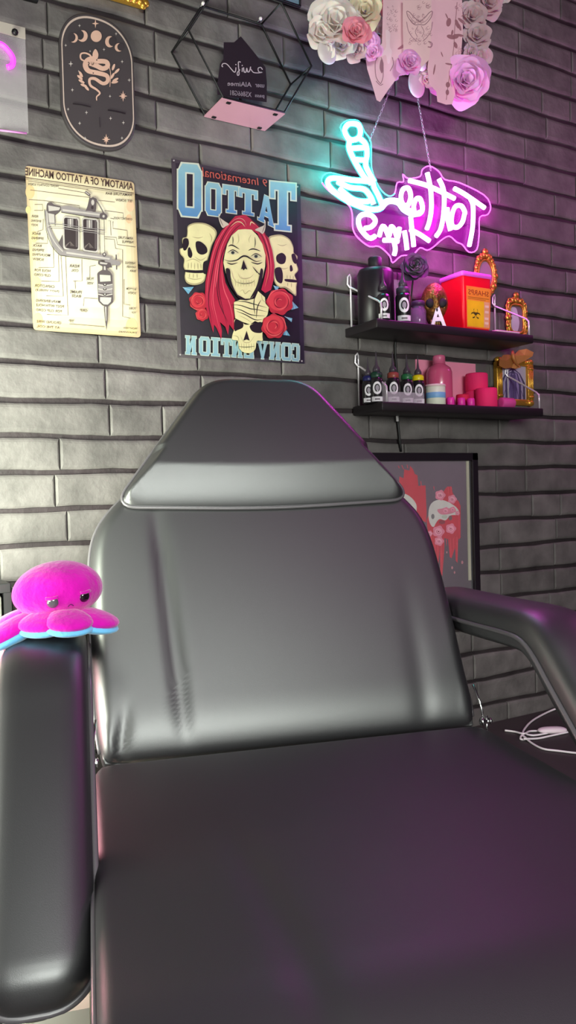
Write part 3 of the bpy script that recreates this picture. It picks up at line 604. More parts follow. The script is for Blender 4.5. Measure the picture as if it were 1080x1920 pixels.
cord = [([(386, 540), (418, 508), (470, 512), (505, 552), (556, 576), (590, 562)], 0), ([(380, 520), (420, 500), (480, 505), (520, 545), (560, 566)], 0)]
ribbon(word+cord, 12, TN+.001, PKB, 'neon_halo')
ribbon(mach, 18, TN+.001, CYB, 'neon_halo')
def tubes(lst, m, nm):
    b_ = MB()
    for pts, cl in lst: b_.tube([N(x, y, TN+.0068) for x, y in pts], .0062, 8, bool(cl), 5)
    b_.build(nm, m, ns)
tubes(word, PKW, 'neon_lettering'); tubes(mach+cord, CYW, 'neon_machine_outline')
top = W(765, 84, TN)
for x, y in ((693, 264), (808, 320)):
    q = W(x, y, TN+.002); b = MB(); d = q-top; k_ = int(d.length/.0085)
    for i in range(k_):
        c_ = top+d*((i+.5)/k_); dr = d.normalized(); sd = Vector((0, 1, 0)) if i % 2 else dr.cross(Vector((0, 1, 0)))
        b.tube([c_+dr*.0052*math.cos(a)+sd*.0024*math.sin(a) for a in [2*PI*j/8 for j in range(8)]], .0009, 4, True)
    b.build('chain', mat('silver_chain', (190, 175, 190), .3, metal=.7), ns)
MB().tube([top+Vector((0, .05, .012)), top+Vector((0, .01, .012)), top+Vector((0, 0, 0)), top+Vector((0, -.005, .01))], .002, smooth=3).build('hanging_hook', CHROME, ns)
# power lead of the neon sign, behind the shelves
MB().tube([W(742, 640, .012), W(741, 655, .01), W(744, 700, .012), W(744, 760, .012), W(747, 800, .01), W(751, 838, .008), W(752, 846, .004)], .0032, 6, smooth=4).build('power_cord', BLACK, None, label='black twisted cord hanging down the wall below the shelves', cat='cord')
MB().tube([W(745, 764, .02), W(745, 790, .02)], .0036, 8).build('cord_sleeve', mat('white_plastic', (225, 220, 222), .4), None, label='short white sleeve on the black cord under the lower shelf', cat='cord clip')

# ================================================================== FLOATING SHELVES
def shelf(zt, x0, x1, dep, lab):
    t_ = thing('floating_shelf', ((x0+x1)/2, -dep/2, zt-.022), lab, 'shelf', 'black floating shelves')
    MB().box((x0, -dep, zt-.022), (x1, -.001, zt), .002).build('board', mat('shelf_black', (30, 24, 28), .45), t_)
    for xx in (x0+.018, x1-.012):
        b_ = MB()
        loop = [(xx, -.005, zt), (xx, -.005, zt+.118), (xx-.001, -.007, zt+.130), (xx-.006, -.010, zt+.136), (xx-.011, -.009, zt+.130), (xx-.011, -.007, zt+.112), (xx-.005, -.010, zt+.104), (xx, -.016, zt+.100), (xx, -dep+.014, zt+.046), (xx, -dep+.005, zt+.038), (xx, -dep+.004, zt+.028), (xx, -dep+.004, zt)]
        b_.tube(loop, .0026, 8); b_.build('wire_bracket', mat('bright_wire', (225, 218, 224), .3, metal=.4), t_)
    return t_
ZU, ZL = 1.474, 1.276
XU0, XU1, XL0_, XL1_ = 1.172, 1.705, 1.19, 1.75
shelf(ZU, XU0, XU1, .135, 'upper black floating shelf under the neon sign')
shelf(ZL, XL0_, XL1_, .125, 'lower black floating shelf holding ink bottles and pink rolls')

def on(px, z, t): # a spot standing on a shelf, at distance t from the wall
    lo, hi = 0, 1920; 
    for _ in range(30):
        m_ = (lo+hi)/2
        if W(px, m_, t).z > z: lo = m_
        else: hi = m_
    return Vector((W(px, lo, t).x, -t, z))

# black bottle
t0_ = on(706, ZU, .06)
t = thing('squirt_bottle', t0_, 'large plain black bottle with a black cap at the left of the upper shelf', 'bottle')
MB().lathe(t0_, [(.042, 0), (.046, .004), (.046, .128), (.041, .139), (.02, .145), (.014, .146)], 32).build('body', mat('black_plastic', (24, 16, 24), .38), t)
MB().lathe(t0_+Vector((0, 0, .146)), [(.017, 0), (.0175, .002), (.0175, .022), (.015, .026)], 24).build('cap', mat('black_cap', (20, 14, 20), .5), t)
# ink bottles
INKB = mat('ink_bottle_black', (30, 26, 30), .3, coat=.4)
GLASS = mat('clear_plastic', (215, 205, 215), .12, alpha=.30, spec=.7)
LABW = attr_mat('paper_label', .55)
def ink_bottle(px, zs, t_, s, ring_col, label, cat='ink bottle', group=None, tip=True, body=INKB):
    o_ = on(px, zs, t_); th = thing('ink_bottle', o_, label, cat, group)
    MB().lathe(o_, [(.014*s, 0), (.0155*s, .002*s), (.0155*s, .052*s), (.013*s, .059*s), (.008*s, .062*s)], 24).build('body', body, th)
    if ring_col: MB().lathe(o_+Vector((0, 0, .0605*s)), [(.0125*s, -.003*s), (.0138*s, 0), (.0138*s, .009*s), (.010*s, .012*s)], 24).build('collar', mat('collar_%d_%d_%d' % ring_col, ring_col, .4), th)
    if tip: MB().lathe(o_+Vector((0, 0, .071*s)), [(.009*s, 0), (.0085*s, .01*s), (.0035*s, .018*s), (.0022*s, .03*s), (.0012*s, .045*s), (.0006*s, .05*s)], 16).build('nozzle', mat('smoke_nozzle', (70, 62, 72), .3, alpha=.85), th)
    r = .0157*s; a0 = math.atan2(-1, -.62)
    def fn(x, y, k): a = a0+x/r; return o_+Vector(((r+k)*math.cos(a), (r+k)*math.sin(a), y))
    q = Print(fn=fn)
    q.fn = lambda x, y, k: fn(x, y, k)
    def strip(x0, x1, y0, y1, col):
        n_ = 10
        for i in range(n_): q.poly([(x0+(x1-x0)*i/n_, y0), (x0+(x1-x0)*(i+1)/n_, y0), (x0+(x1-x0)*(i+1)/n_, y1), (x0+(x1-x0)*i/n_, y1)], col, step=(i == 0))
    strip(-.015*s, .015*s, .003*s, .014*s, (224, 220, 224)); strip(-.006*s, .006*s, .006*s, .010*s, (120, 112, 118))
    for i in range(24):
        a1_, a2_ = 2*PI*i/24, 2*PI*(i+1)/24
        q.poly([(.0108*s*math.cos(a), .034*s+.0148*s*math.sin(a)) for a in (a1_, a2_)]+[(.0066*s*math.cos(a), .034*s+.0095*s*math.sin(a)) for a in (a2_, a1_)], (238, 234, 238), step=(i == 0))
    q.poly([(.0045*s*math.cos(2*PI*i/10), .034*s+.0065*s*math.sin(2*PI*i/10)) for i in range(10)], (150, 140, 152))
    q.build('paper_label', LABW, th, label='white ring shaped emblem and strip label')
    return th
ink_bottle(720, ZU, .12, 1.05, None, 'short black ink bottle behind the wire bracket of the upper shelf', group='ink bottles on the upper shelf')
ink_bottle(757, ZU, .11, 1.25, (60, 52, 64), 'black nozzle ink bottle with white round emblem below the black rose', group='ink bottles on the upper shelf')
o_ = on(738, ZU, .055)
t = thing('acrylic_stand', o_, 'clear acrylic stand behind the ink bottles on the upper shelf', 'stand')
MB().box((o_.x-.03, -.07, ZU), (o_.x+.045, -.02, ZU+.004)).build('base', GLASS, t, smooth=False)
MB().box((o_.x+.012, -.035, ZU+.004), (o_.x+.05, -.031, ZU+.132)).build('upright_panel', GLASS, t, smooth=False)
o_ = on(785, ZU, .08)
t = thing('glass_jar', o_, 'small clear glass jar with purple tint beside the gold skull', 'jar')
MB().lathe(o_, [(.018, 0), (.02, .003), (.02, .044), (.016, .05), (.016, .056)], 24).build('glass', mat('neon_lit_glass', (150, 110, 155), .12, alpha=.5), t)  # neon light on jar and lid is put into their violet colour
MB().lathe(o_+Vector((0, 0, .056)), [(.0175, 0), (.0175, .011), (.015, .013)], 24).build('lid', mat('neon_lit_lid', (80, 50, 84), .4), t)
# black rose on stem
def rose3d(c, R, facing, m, name, parent, petals=26, seed=1, **k):
    rn = random.Random(seed); f_ = Vector(facing).normalized(); e1 = f_.orthogonal().normalized(); e2 = f_.cross(e1); b_ = MB(); c = Vector(c)
    for i in range(petals):
        fr = (i+.5)/petals; a = i*2.39996; rad = R*(.10+.62*fr); tilt = .15+1.15*fr; sz = R*(.30+.36*fr)
        rd = e1*math.cos(a)+e2*math.sin(a); tn = -e1*math.sin(a)+e2*math.cos(a)
        up = f_*math.cos(tilt)+rd*math.sin(tilt); nrm = rd*math.cos(tilt)-f_*math.sin(tilt)
        base = c+rd*rad*.35-f_*R*.25*fr; NU, NV = 7, 6; rows = []
        for j in range(NV):
            v_ = j/(NV-1); wd = sz*(.35+.75*math.sin(PI*min(1, v_*.62+.12)))*(1-.42*max(0, v_-.72)/.28); row = []
            for q_ in range(NU):
                u_ = q_/(NU-1)*2-1; cur = -(u_*u_)*sz*.30*(1-fr*.4)+(max(0, v_-.6)**2)*sz*(1.1+.6*fr)
                row.append(base+up*(sz*1.45*v_*(1-.12*u_*u_))+tn*(u_*wd)+nrm*(cur+rn.uniform(-.01, .01)*R))
            rows.append(row)
        n_ = len(b_.v); b_.v += [q for r_ in rows for q in r_]
        b_.f += [(n_+j*NU+i2, n_+j*NU+i2+1, n_+(j+1)*NU+i2+1, n_+(j+1)*NU+i2) for j in range(NV-1) for i2 in range(NU-1)]
    return obj(name, b_.v, b_.f, m, parent, **k)
o_ = on(772, ZU, .06); rc_ = W(778, 500, .085)
t = thing('artificial_rose', o_, 'black artificial rose standing in front of the neon sign lettering', 'flower')
rose3d(rc_, .036, (-.5, -.85, .25), mat('black_petals', (44, 26, 50), .5, sheen=.4), 'bloom', t, 22, 3)
MB().tube([o_+Vector((0, 0, .001)), o_+Vector((0, .004, .05)), rc_+Vector((.004, .012, -.02))], .0022, smooth=4).build('stem', mat('dark_stem', (36, 40, 30), .6), t)
# gold black skull
o_ = on(815, ZU, .085)
t = thing('skull_ornament', o_, 'small gold and black skull ornament behind the white letter', 'ornament')
sk = mat('black_gold_skull', (150, 104, 54), .34, metal=.7, bump=(120, .9, .004), vary=(45, .95))
f_ = Vector((-.5, -.86, 0)); r_ = Vector((.86, -.5, 0)); u_ = Vector((0, 0, 1))
def skf(q):
    w_ = 1-.34*smoothstep(.1, -.75, q.z)
    x, y, z = q.x*w_, q.y*w_, q.z
    for ex in (-.42, .42):
        d_ = math.hypot(x-ex, z-.03)
        if y > 0 and d_ < .34: y -= .42*(1-d_/.34)
    if y > 0 and math.hypot(x, (z+.45)*.8) < .16: y -= .2
    if z < -.7: y *= 1.05
    return Vector((x, y, z))
MB().ellipsoid(o_+Vector((0, 0, .060)), (.036, .042, .060), (r_, f_, u_), 40, 30, skf).build('cranium', sk, t)
for ex in (-1, 1): MB().ellipsoid(o_+Vector((0, 0, .062))+r_*.0155*ex+f_*.0300, (.012, .006, .012), (r_, f_, u_), 12, 8).build('eye_socket', BLACKM, t)
MB().ellipsoid(o_+Vector((0, 0, .043))+f_*.034, (.004, .004, .007), (r_, f_, u_), 10, 8).build('nose_hole', BLACKM, t)
b = MB()
for i in range(6): b.ellipsoid(o_+Vector((0, 0, .014))+r_*(-.0125+.005*i)+f_*(.0235-.0004*(i-2.5)**2), (.0024, .004, .008), (r_, f_, u_), 8, 6)
b.build('teeth', mat('aged_gold_teeth', (190, 150, 90), .4, metal=.4), t)
# white letter A
vs, fs = glyphs('A', .03); o_ = on(822, ZU, .118); V = []; hh, ww, dd = .052, .041, .01
for y in (0, dd): V += [o_+r_*((a-.5)*ww)+u_*(q*hh)-f_*y*.9 for a, q in vs]
import bmesh
nv = len(vs); Fs = [tuple(f) for f in fs]+[tuple(i+nv for i in reversed(f)) for f in fs]
ed = {}
for f in fs:
    for i in range(len(f)):
        e = (f[i], f[(i+1) % len(f)]); k_ = tuple(sorted(e)); ed.setdefault(k_, []).append(e)
Fs += [(e[0][0], e[0][1], e[0][1]+nv, e[0][0]+nv) for e in ed.values() if len(e) == 1]
obj('letter_block', V, Fs, mat('white_enamel', (240, 232, 236), .4), smooth=False, fix=True, label='white standing letter A in front of the gold skull', cat='letter')
# sharps bin
fx0, fx1 = on(870, ZU, .115).x, on(919, ZU, .115).x
bz = ZU+.150; yb, yf_ = -.035, -.115; by0 = yf_
t = thing('sharps_bin', ((fx0+fx1)/2, -.075, ZU), 'red sharps bin with a clear lid and yellow warning label', 'container')
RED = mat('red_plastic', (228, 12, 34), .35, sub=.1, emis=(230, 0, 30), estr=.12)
cx_, cy_ = (fx0+fx1)/2, (yb+yf_)/2; hw, hd = (fx1-fx0)/2, (yb-yf_)/2
def rrect(z, k, r=.008):
    return [Vector((v.x, v.y, z)) for v in round_poly([(cx_-hw*k, cy_-hd*k, 0), (cx_+hw*k, cy_-hd*k, 0), (cx_+hw*k, cy_+hd*k, 0), (cx_-hw*k, cy_+hd*k, 0)], r, 5)]
MB().rings([rrect(ZU+.0005, .96), rrect(ZU+.004, 1.0), rrect(bz-.012, 1.10), rrect(bz-.010, 1.10)], True, True).build('body', RED, t)
MB().rings([rrect(bz-.010, 1.16), rrect(bz-.001, 1.17), rrect(bz+.002, 1.12), rrect(bz+.005, .7)], True, True).build('lid', mat('lid_neon_lit', (225, 110, 215), .2, alpha=.9, emis=(225, 30, 210), estr=.2), t)  # magenta neon light put into the clear lid's colour and glow
def bf(x, y, k): 
    y = y*1.22; kk = 1+.10*(y/.140); return Vector((cx_+hw*kk*(x*2-1), cy_-hd*(1.0+.1*(y/.138))-.0012-k, ZU+y))
p = Print(fn=bf); p.fn = bf
def br(x0, y0, x1, y1, c): p.poly([(x0, y0), (x1, y0), (x1, y1), (x0, y1)], c)
br(.1, .006, .97, .094, (240, 130, 50)); br(.13, .009, .94, .092, (232, 150, 40)); br(.13, .009, .74, .064, (236, 196, 14)); br(.74, .009, .94, .064, (226, 170, 120))
p.text('SHARPS', .17, .9, .076, .076, -.011, (150, 62, 10), bold=.01); br(.16, .070, .92, .0715, (170, 100, 10)); br(.16, .067, .8, .068, (170, 100, 10))
for i in range(3):
    a = PI/2+i*2*PI/3; bx, by_ = .43+.11*math.cos(a), .036+.0065*math.sin(a)
    p.line([(bx+.075*math.cos(q_), by_+.0052*math.sin(q_)) for q_ in [a+.8+j*(2*PI-1.6)/10 for j in range(11)]], .0028, (70, 60, 8))
p.ell(.43, .036, .05, .0035, (70, 60, 8))
for y in (.016, .026, .040, .052): br(.77, y, .91, y+.005, (236, 206, 180))
p.build('warning_label', LABW, t, label='yellow label with biohazard mark')
# paper strip
MB().box((cx_+hw*1.2, -.13, ZU+.0004), (XU1-.045, -.05, ZU+.006), .002).build('folded_tissue', mat('pink_paper', (226, 180, 205), .7), None, label='folded pale pink tissue lying right of the red bin', cat='tissue')

# --- gilt wall frames
def ornate(name, cpx, rx, rz, label, bumps, seed, oval_=True, pic=None):
    c = W(*cpx); t_ = thing(name, (c.x, 0, c.z-rz), label, 'picture frame'); b_ = MB(); rn = random.Random(seed); N_ = bumps
    sh = lambda t, k=1: Vector((c.x+rx*k*math.cos(t)*(1 if oval_ else (1-.12*math.cos(4*t))), -.012, c.z+rz*k*math.sin(t)*(1 if oval_ else (1-.08*math.cos(4*t)))))
    for k, r in ((.80, .0045), (.66, .0035)): b_.tube([sh(2*PI*i/40, k) for i in range(40)], r, 8, True)
    for i in range(N_):
        t1_ = 2*PI*i/N_; big = (i % 4 == 0)
        b_.ellipsoid(sh(t1_, .86), (.0075+(big*.0035), .006, .0075+big*.003), nu=10, nv=8)
        b_.tube([sh(t1_, .80), sh(t1_+.12, .93), sh(t1_+.3, .98), sh(t1_+.36, .88)], .0026, 6, smooth=3)
    b_.ellipsoid(Vector((c.x, -.012, c.z+rz*1.02)), (.011, .006, .010), nu=10, nv=8); b_.ellipsoid(Vector((c.x, -.012, c.z-rz*1.0)), (.010, .006, .008), nu=10, nv=8)
    pr = [sh(2*PI*i/40, .8) for i in range(40)]; b_.rings([[Vector((v.x, -.0005, v.z)) for v in pr], [Vector((v.x, -.008, v.z)) for v in pr]], True, True)
    b_.build('gilt_frame', GOLD, t_)
    b2 = MB(); b2.rings([[Vector((c.x+(v.x-c.x)*.78, -.008, c.z+(v.z-c.z)*.78)) for v in pr], [Vector((c.x+(v.x-c.x)*.78, -.0095, c.z+(v.z-c.z)*.78)) for v in pr]], True, True)
    b2.build('picture', pic or mat('grey_picture', (150, 130, 140), .5), t_, smooth=False)
    return t_, c
MATS['gilt_o'] = None; del MATS['gilt_o']
ornate('picture_frame', (905, 517), .043, .063, 'oval gilt frame on the wall, half hidden behind the red bin', 22, 4)
t, c = ornate('picture_frame', (963, 599), .046, .066, 'ornate gilt frame with a white cat figure at the right end of the upper shelf', 16, 9, False, mat('muted_picture', (120, 96, 112), .5))
p = Print(.011); p.m = (780, 450, 4.5)
p.curve([(800, 580), (822, 566), (848, 580), (862, 640), (872, 700), (856, 770), (820, 765), (790, 700), (812, 660), (796, 630)], (196, 188, 200)); p.line([(770, 700), (785, 740), (830, 765)], 8, (220, 214, 220), 3); p.ell(806, 628, 8, 6, (90, 60, 70)); p.curve([(775, 640), (800, 640), (806, 668), (780, 674)], (90, 62, 80))
p.build('cat_print', PAPER, t)
# rectangular gilt frame with gothic arch picture
c0_, c1_ = W(924, 672), W(993, 762)
t = thing('picture_frame', ((c0_.x+c1_.x)/2, 0, c1_.z), 'rectangular gilt frame with columns and an arch picture, right of the lower shelf', 'picture frame')
x0, x1, z0, z1 = c0_.x, c1_.x, c1_.z, c0_.z
b = MB(); w_ = .02
for xx in (x0, x1-w_):
    b.box((xx, -.016, z0+.014), (xx+w_, -.0005, z1-.01), .002)
    for k in range(3): b.tube([(xx+.004+k*.006, -.017, z0+.016), (xx+.004+k*.006, -.017, z1-.014)], .0026, 8)
    for zz in (z0+.008, z1-.006): b.ellipsoid((xx+w_/2, -.012, zz), (.014, .009, .010), nu=12, nv=8)
    for zz in (z0+.025, z1-.026): b.ellipsoid((xx+w_/2, -.018, zz), (.011, .005, .004), nu=12, nv=8)
b.box((x0+w_*.5, -.014, z0), (x1-w_*.5, -.0005, z0+.018), .002); b.box((x0+w_*.5, -.014, z1-.018), (x1-w_*.5, -.0005, z1), .002)
for k in range(7): b.ellipsoid((x0+w_+(x1-x0-2*w_)*k/6, -.014, z1-.006+.004*math.sin(k*PI/6)), (.007, .005, .006), nu=8, nv=6)
b.build('gilt_frame', GOLD, t)
b = MB().box((x0+w_*.9, -.006, z0+.014), (x1-w_*.9, -.004, z1-.014)); b.build('backing', mat('arch_ground', (170, 160, 180), .6), t, smooth=False)
p = Print(fn=None); p.fn = lambda x, y, k: Vector((x0+w_+(x1-x0-2*w_)*x, -.0062-k, z0+.018+(z1-z0-.036)*y)); AR = (66, 58, 92)
for k, (wd, col) in enumerate(((.46, AR), (.38, (150, 140, 170)), (.30, AR), (.22, (140, 124, 170)), (.13, (88, 74, 120)))):
    p.poly([(.5-wd, 0), (.5+wd, 0), (.5+wd, .5), (.5+wd*.6, .78), (.5, .95-.06*k), (.5-wd*.6, .78), (.5-wd, .5)], col)
for k in range(5): p.line([(.08+k*.21, .0), (.5, .92)], .02, AR)
p.build('arch_print', PAPER, t)
# brown butterfly
t0_ = W(968, 668, .03); BR = mat('bronze_butterfly', (176, 116, 62), .5, metal=.3, bump=(60, .4))
t = thing('butterfly_ornament', t0_, 'bronze butterfly ornament perched above the rectangular gilt frame', 'ornament')
p2 = lambda pts, t1: [W(800+x/4.91, 630+y/4.91, t1+k_) for (x, y), k_ in pts]
for pts in ([((800, 180), 0), ((850, 130), .004), ((920, 118), .014), ((985, 150), .022), ((975, 185), .02), ((910, 225), .01), ((840, 260), 0)], [((800, 180), 0), ((745, 170), .006), ((705, 175), .014), ((672, 215), .02), ((668, 270), .018), ((720, 300), .01), ((790, 290), 0)], [((800, 250), 0), ((850, 268), .006), ((870, 290), .008), ((820, 302), .006), ((780, 295), 0)]):
    q = p2(pts, .026); n_ = len(q); cc = sum(q, Vector())/n_+Vector((0, -.002, 0))
    V = q+[cc]+[v+Vector((0, .0015, 0)) for v in q]; Fq = [(i, (i+1) % n_, n_) for i in range(n_)]+[tuple(range(n_+1, 2*n_+1))]+[(i, (i+1) % n_, n_+1+(i+1) % n_, n_+1+i) for i in range(n_)]
    obj('wing', V, Fq, BR, t, smooth=False, fix=True)
MB().tube([W(961, 658, .03), W(963, 672, .034), W(972, 688, .032)], lambda q: .002+.004*math.sin(PI*min(1, q+.1)), 8, smooth=3).build('body', BR, t)
t0_ = W(972, 632, .03)
o = MB()
pts = [W(800+x/4.91, 630+y/4.91, .035) for x, y in ((815, 60), (850, 20), (905, -20), (910, 30), (890, 85), (850, 70))]
q = pts; n_ = len(q); obj('bronze_leaf', q+[v+Vector((0, .002, 0)) for v in q], [tuple(range(n_)), tuple(range(n_, 2*n_))]+[(i, (i+1) % n_, n_+(i+1) % n_, n_+i) for i in range(n_)], BR, smooth=False, fix=True, label='small bronze leaf below the ornate gilt frame', cat='ornament')
# --- lower shelf things
CARD = mat('pink_card', (232, 140, 170), .6)
c0_, c1_ = W(778, 674), W(892, 783)
MB().box((c0_.x, -.0035, c1_.z), (c1_.x, -.0006, c0_.z)).build('pink_card', CARD, None, smooth=False, label='pink card on the wall behind the lower shelf', cat='card')
for px, tt, col, lab in ((691, .07, (24, 26, 84), 'ink bottle with a dark blue collar, leftmost on the lower shelf'), (707, .09, (20, 60, 44), 'ink bottle with a dark green collar, second from the left on the lower shelf'), (738, .10, (140, 66, 54), 'ink bottle with a rust red collar on the lower shelf'),
                         (764, .09, (36, 104, 60), 'ink bottle with a bright green collar on the lower shelf'), (785, .085, (226, 206, 20), 'ink bottle with a bright yellow collar on the lower shelf')):
    ink_bottle(px, ZL, tt, 1.06 if px > 700 else .96, col, lab, group='ink bottles on the lower shelf')
o_ = on(728, ZL, .115); o2 = on(792, ZL, .115)
t = thing('acrylic_riser', (o_.x, -.1, ZL), 'clear acrylic tray front among the ink bottles', 'tray')
MB().box((o_.x-.012, -.122, ZL), (o2.x, -.119, ZL+.026)).build('front_panel', GLASS, t, smooth=False); MB().box((o_.x-.012, -.119, ZL), (o_.x-.009, -.04, ZL+.05)).build('side_panel', GLASS, t, smooth=False)
o_ = on(825, ZL, .055)
t = thing('lotion_bottle', o_, 'tall translucent pink bottle with a domed shoulder on the lower shelf', 'bottle')
PB = mat('pink_bottle_plastic', (206, 84, 124), .25, coat=.4)
MB().lathe(o_, [(.031, 0), (.034, .004), (.034, .092), (.030, .104), (.018, .113), (.016, .115)], 32).build('body', PB, t)
MB().lathe(o_+Vector((0, 0, .115)), [(.0165, 0), (.0165, .018), (.0155, .022), (.008, .024)], 24).build('cap', mat('pink_cap', (204, 96, 134), .35), t)
o_ = on(817, ZL, .098)
t = thing('cream_tub', o_, 'small white tub with a blue band in front of the pink bottle', 'tub')
MB().lathe(o_, [(.024, 0), (.0255, .002), (.0255, .046), (.0245, .049)], 32).build('tub_body', mat('pale_tub', (222, 224, 206), .4), t)
MB().lathe(o_+Vector((0, 0, .017)), [(.0256, 0), (.0259, .0005), (.0259, .014), (.0256, .0145)], 32).build('blue_band', mat('blue_band', (120, 170, 214), .45), t)
MB().lathe(o_+Vector((0, 0, .049)), [(.0262, -.003), (.0265, 0), (.0265, .002), (.0245, .004)], 32).build('lid', mat('tub_lid', (230, 200, 200), .4), t)
HP = mat('hot_pink_bandage', (240, 40, 108), .75, bump=(140, .5, .001)); MG = mat('magenta_plastic', (226, 50, 160), .4); PK2 = mat('rose_wrap', (214, 74, 150), .6)
def roll(px, tt, z, r, h, m, name, label, lying=False, cat='bandage roll', grp=None):
    o_ = on(px, z, tt) if not lying else on(px, z, tt)+Vector((0, 0, r))
    if lying: MB().lathe(o_-Vector((h/2, 0, 0)), [(r*.35, .0015), (r*.9, 0), (r, .002), (r, h-.002), (r*.9, h), (r*.35, h-.0015)], 28, (1, 0, 0)).build(name, m, None, label=label, cat=cat, group=grp)
    else: MB().lathe(o_, [(r*.95, 0), (r, .002), (r, h-.003), (r*.93, h), (r*.35, h), (r*.33, h-.004)], 28).build(name, m, None, label=label, cat=cat, group='bandage rolls on the lower shelf')
    return o_
roll(912, .088, ZL, .0295, .052, HP, 'bandage_roll', 'hot pink bandage roll standing at the front of the lower shelf')
roll(894, .045, ZL, .031, .05, HP, 'bandage_roll', 'hot pink bandage roll at the back, under another roll')
roll(894, .045, ZL+.0505, .0305, .048, HP, 'bandage_roll', 'topmost hot pink bandage roll of the stack')
roll(868, .07, ZL, .018, .035, mat('crimson_wrap', (214, 24, 70), .7), 'bandage_roll', 'short crimson bandage roll behind the little magenta caps')
for px, lab in ((845, 'leftmost of the three little magenta caps on the lower shelf'), (865, 'middle of the three little magenta caps on the lower shelf'), (883, 'rightmost of the three little magenta caps, by the big bandage roll')):
    o_ = on(px, ZL, .108); MB().lathe(o_, [(.0095, 0), (.0105, .0015), (.0100, .018), (.0085, .0205)], 20).build('plastic_cap', MG, None, label=lab, cat='cap', group='little magenta caps on the lower shelf')
roll(950, .095, ZL, .0145, .046, PK2, 'tape_roll', 'rose pink roll lying on its side in front of the rectangular gilt frame', True, 'tape roll')

# ================================================================== FRAMED SKULL PRINT (lower right of wall)
x1_ = W(886, 850).x; z1_ = W(886, 850).z; x0_ = x1_-.55; z0_ = W(890, 1166).z; fwid = .021
t = thing('picture_frame', ((x0_+x1_)/2, 0, z0_), 'large black frame with a skull and pink roses print, behind the chair', 'picture frame')
b = MB()
for lo, hi in (((x0_, z0_), (x1_, z0_+fwid)), ((x0_, z1_-fwid), (x1_, z1_)), ((x0_, z0_), (x0_+fwid, z1_)), ((x1_-fwid, z0_), (x1_, z1_))): b.box((lo[0], -.022, lo[1]), (hi[0], -.0005, hi[1]), .0015)
b.build('frame', mat('frame_black', (30, 22, 30), .4), t, smooth=False)
p = Print(.006); p.m = (0, 0, 1)
A = lambda x, z: None
def wpoly(pts, col):
    b_ = len(p.v); p.k += .00003; p.v += [Vector((x, -.006-p.k, z)) for x, z in pts]; p.c += [lin(c) for c in col] if isinstance(col[0], tuple) else [lin(col)]*len(pts); p.f.append(tuple(range(b_, b_+len(pts))))
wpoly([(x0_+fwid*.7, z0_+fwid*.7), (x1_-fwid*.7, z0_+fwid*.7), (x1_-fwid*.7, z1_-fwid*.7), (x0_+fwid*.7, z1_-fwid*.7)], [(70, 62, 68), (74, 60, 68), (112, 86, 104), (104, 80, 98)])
p.m = (680, 820, 4.5); RD = (206, 34, 56); RD2 = (226, 58, 80)
p.poly([(300, 470), (310, 330), (345, 345), (350, 270), (395, 280), (400, 240), (425, 270), (440, 310), (462, 320), (470, 410), (530, 405), (540, 640), (535, 720), (500, 700), (470, 640), (440, 620), (380, 560)], RD)
p.line([(300, 240), (310, 260)], 6, RD2); p.line([(330, 235), (345, 270)], 6, RD2); p.line([(375, 230), (380, 260)], 5, RD2); p.line([(490, 370), (495, 410)], 6, RD2)
p.curve([(230, 480), (330, 470), (400, 500), (450, 560), (455, 625), (440, 760), (300, 800), (200, 700)], (214, 208, 200))
p.poly([(540, 700), (560, 640), (700, 430), (715, 415), (750, 415), (760, 470), (790, 520), (810, 540), (826, 580), (826, 850), (806, 860), (800, 1060), (785, 1040), (780, 930), (750, 1020), (735, 1010), (720, 860), (690, 850), (690, 930), (672, 1170), (655, 1140), (650, 930), (640, 1060), (620, 1040), (600, 930), (560, 860), (545, 760)], RD)
for x, y0, y1 in ((600, 415, 450), (722, 420, 520), (745, 415, 500), (575, 820, 900), (610, 900, 1010), (632, 900, 1050), (663, 900, 1160), (705, 860, 920), (740, 850, 1010), (765, 850, 960), (796, 840, 1055), (812, 640, 880)): p.line([(x, y0), (x+4, y1)], 8, RD2, taper=1)
p.curve([(560, 600), (590, 548), (650, 526), (720, 545), (790, 590), (818, 640), (800, 655), (740, 660), (700, 700), (650, 690), (620, 720), (600, 755), (575, 740), (556, 680)], (216, 210, 204))
p.ell(592, 668, 14, 22, (120, 110, 112)); p.curve([(630, 610), (690, 600), (740, 600), (790, 620), (740, 645), (660, 650)], (222, 130, 150)); p.ell(690, 670, 24, 16, (190, 196, 180)); p.ell(740, 680, 16, 20, (120, 80, 84)); p.ell(670, 715, 26, 18, (150, 40, 56))
def pf(x, y, r):
    p.poly([(x+r*(1+.1*math.cos(5*q))*math.cos(q), y+r*(1+.1*math.cos(5*q))*math.sin(q)) for q in [2*PI*i/30 for i in range(30)]], (232, 130, 156)); p.ell(x, y, r*.62, r*.6, (244, 164, 184)); p.line([(x+r*.35*math.cos(a), y+r*.35*math.sin(a)) for a in (0, 1, 2, 3, 4)], r*.1, (196, 80, 112), 3); p.ell(x, y, r*.14, r*.14, (150, 40, 70))
for a in ((654, 488, 42), (756, 522, 36), (640, 795, 48), (744, 770, 42), (645, 876, 38), (566, 812, 24), (700, 620, 30), (760, 610, 24), (800, 640, 18)): pf(*a)
for x, y, r in ((755, 1100, 8), (775, 1140, 7), (840, 1055, 9), (710, 970, 6)): p.ell(x, y, r, r*1.6, (190, 120, 130))
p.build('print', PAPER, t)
MB().box((x1_-fwid-.012, -.010, z0_+fwid+.1), (x1_-fwid-.003, -.0072, z1_-fwid-.001)).build('mount_reflection', mat('reflection_ivory', (190, 182, 160), .5), t, smooth=False)  # pale strip stands in for the mount's reflection
MB().box((x0_+fwid*.8, -.0125, z0_+fwid*.8), (x1_-fwid*.8, -.0115, z1_-fwid*.8)).build('glazing', mat('picture_glass', (220, 220, 225), .06, alpha=.06, spec=.5), t, smooth=False)

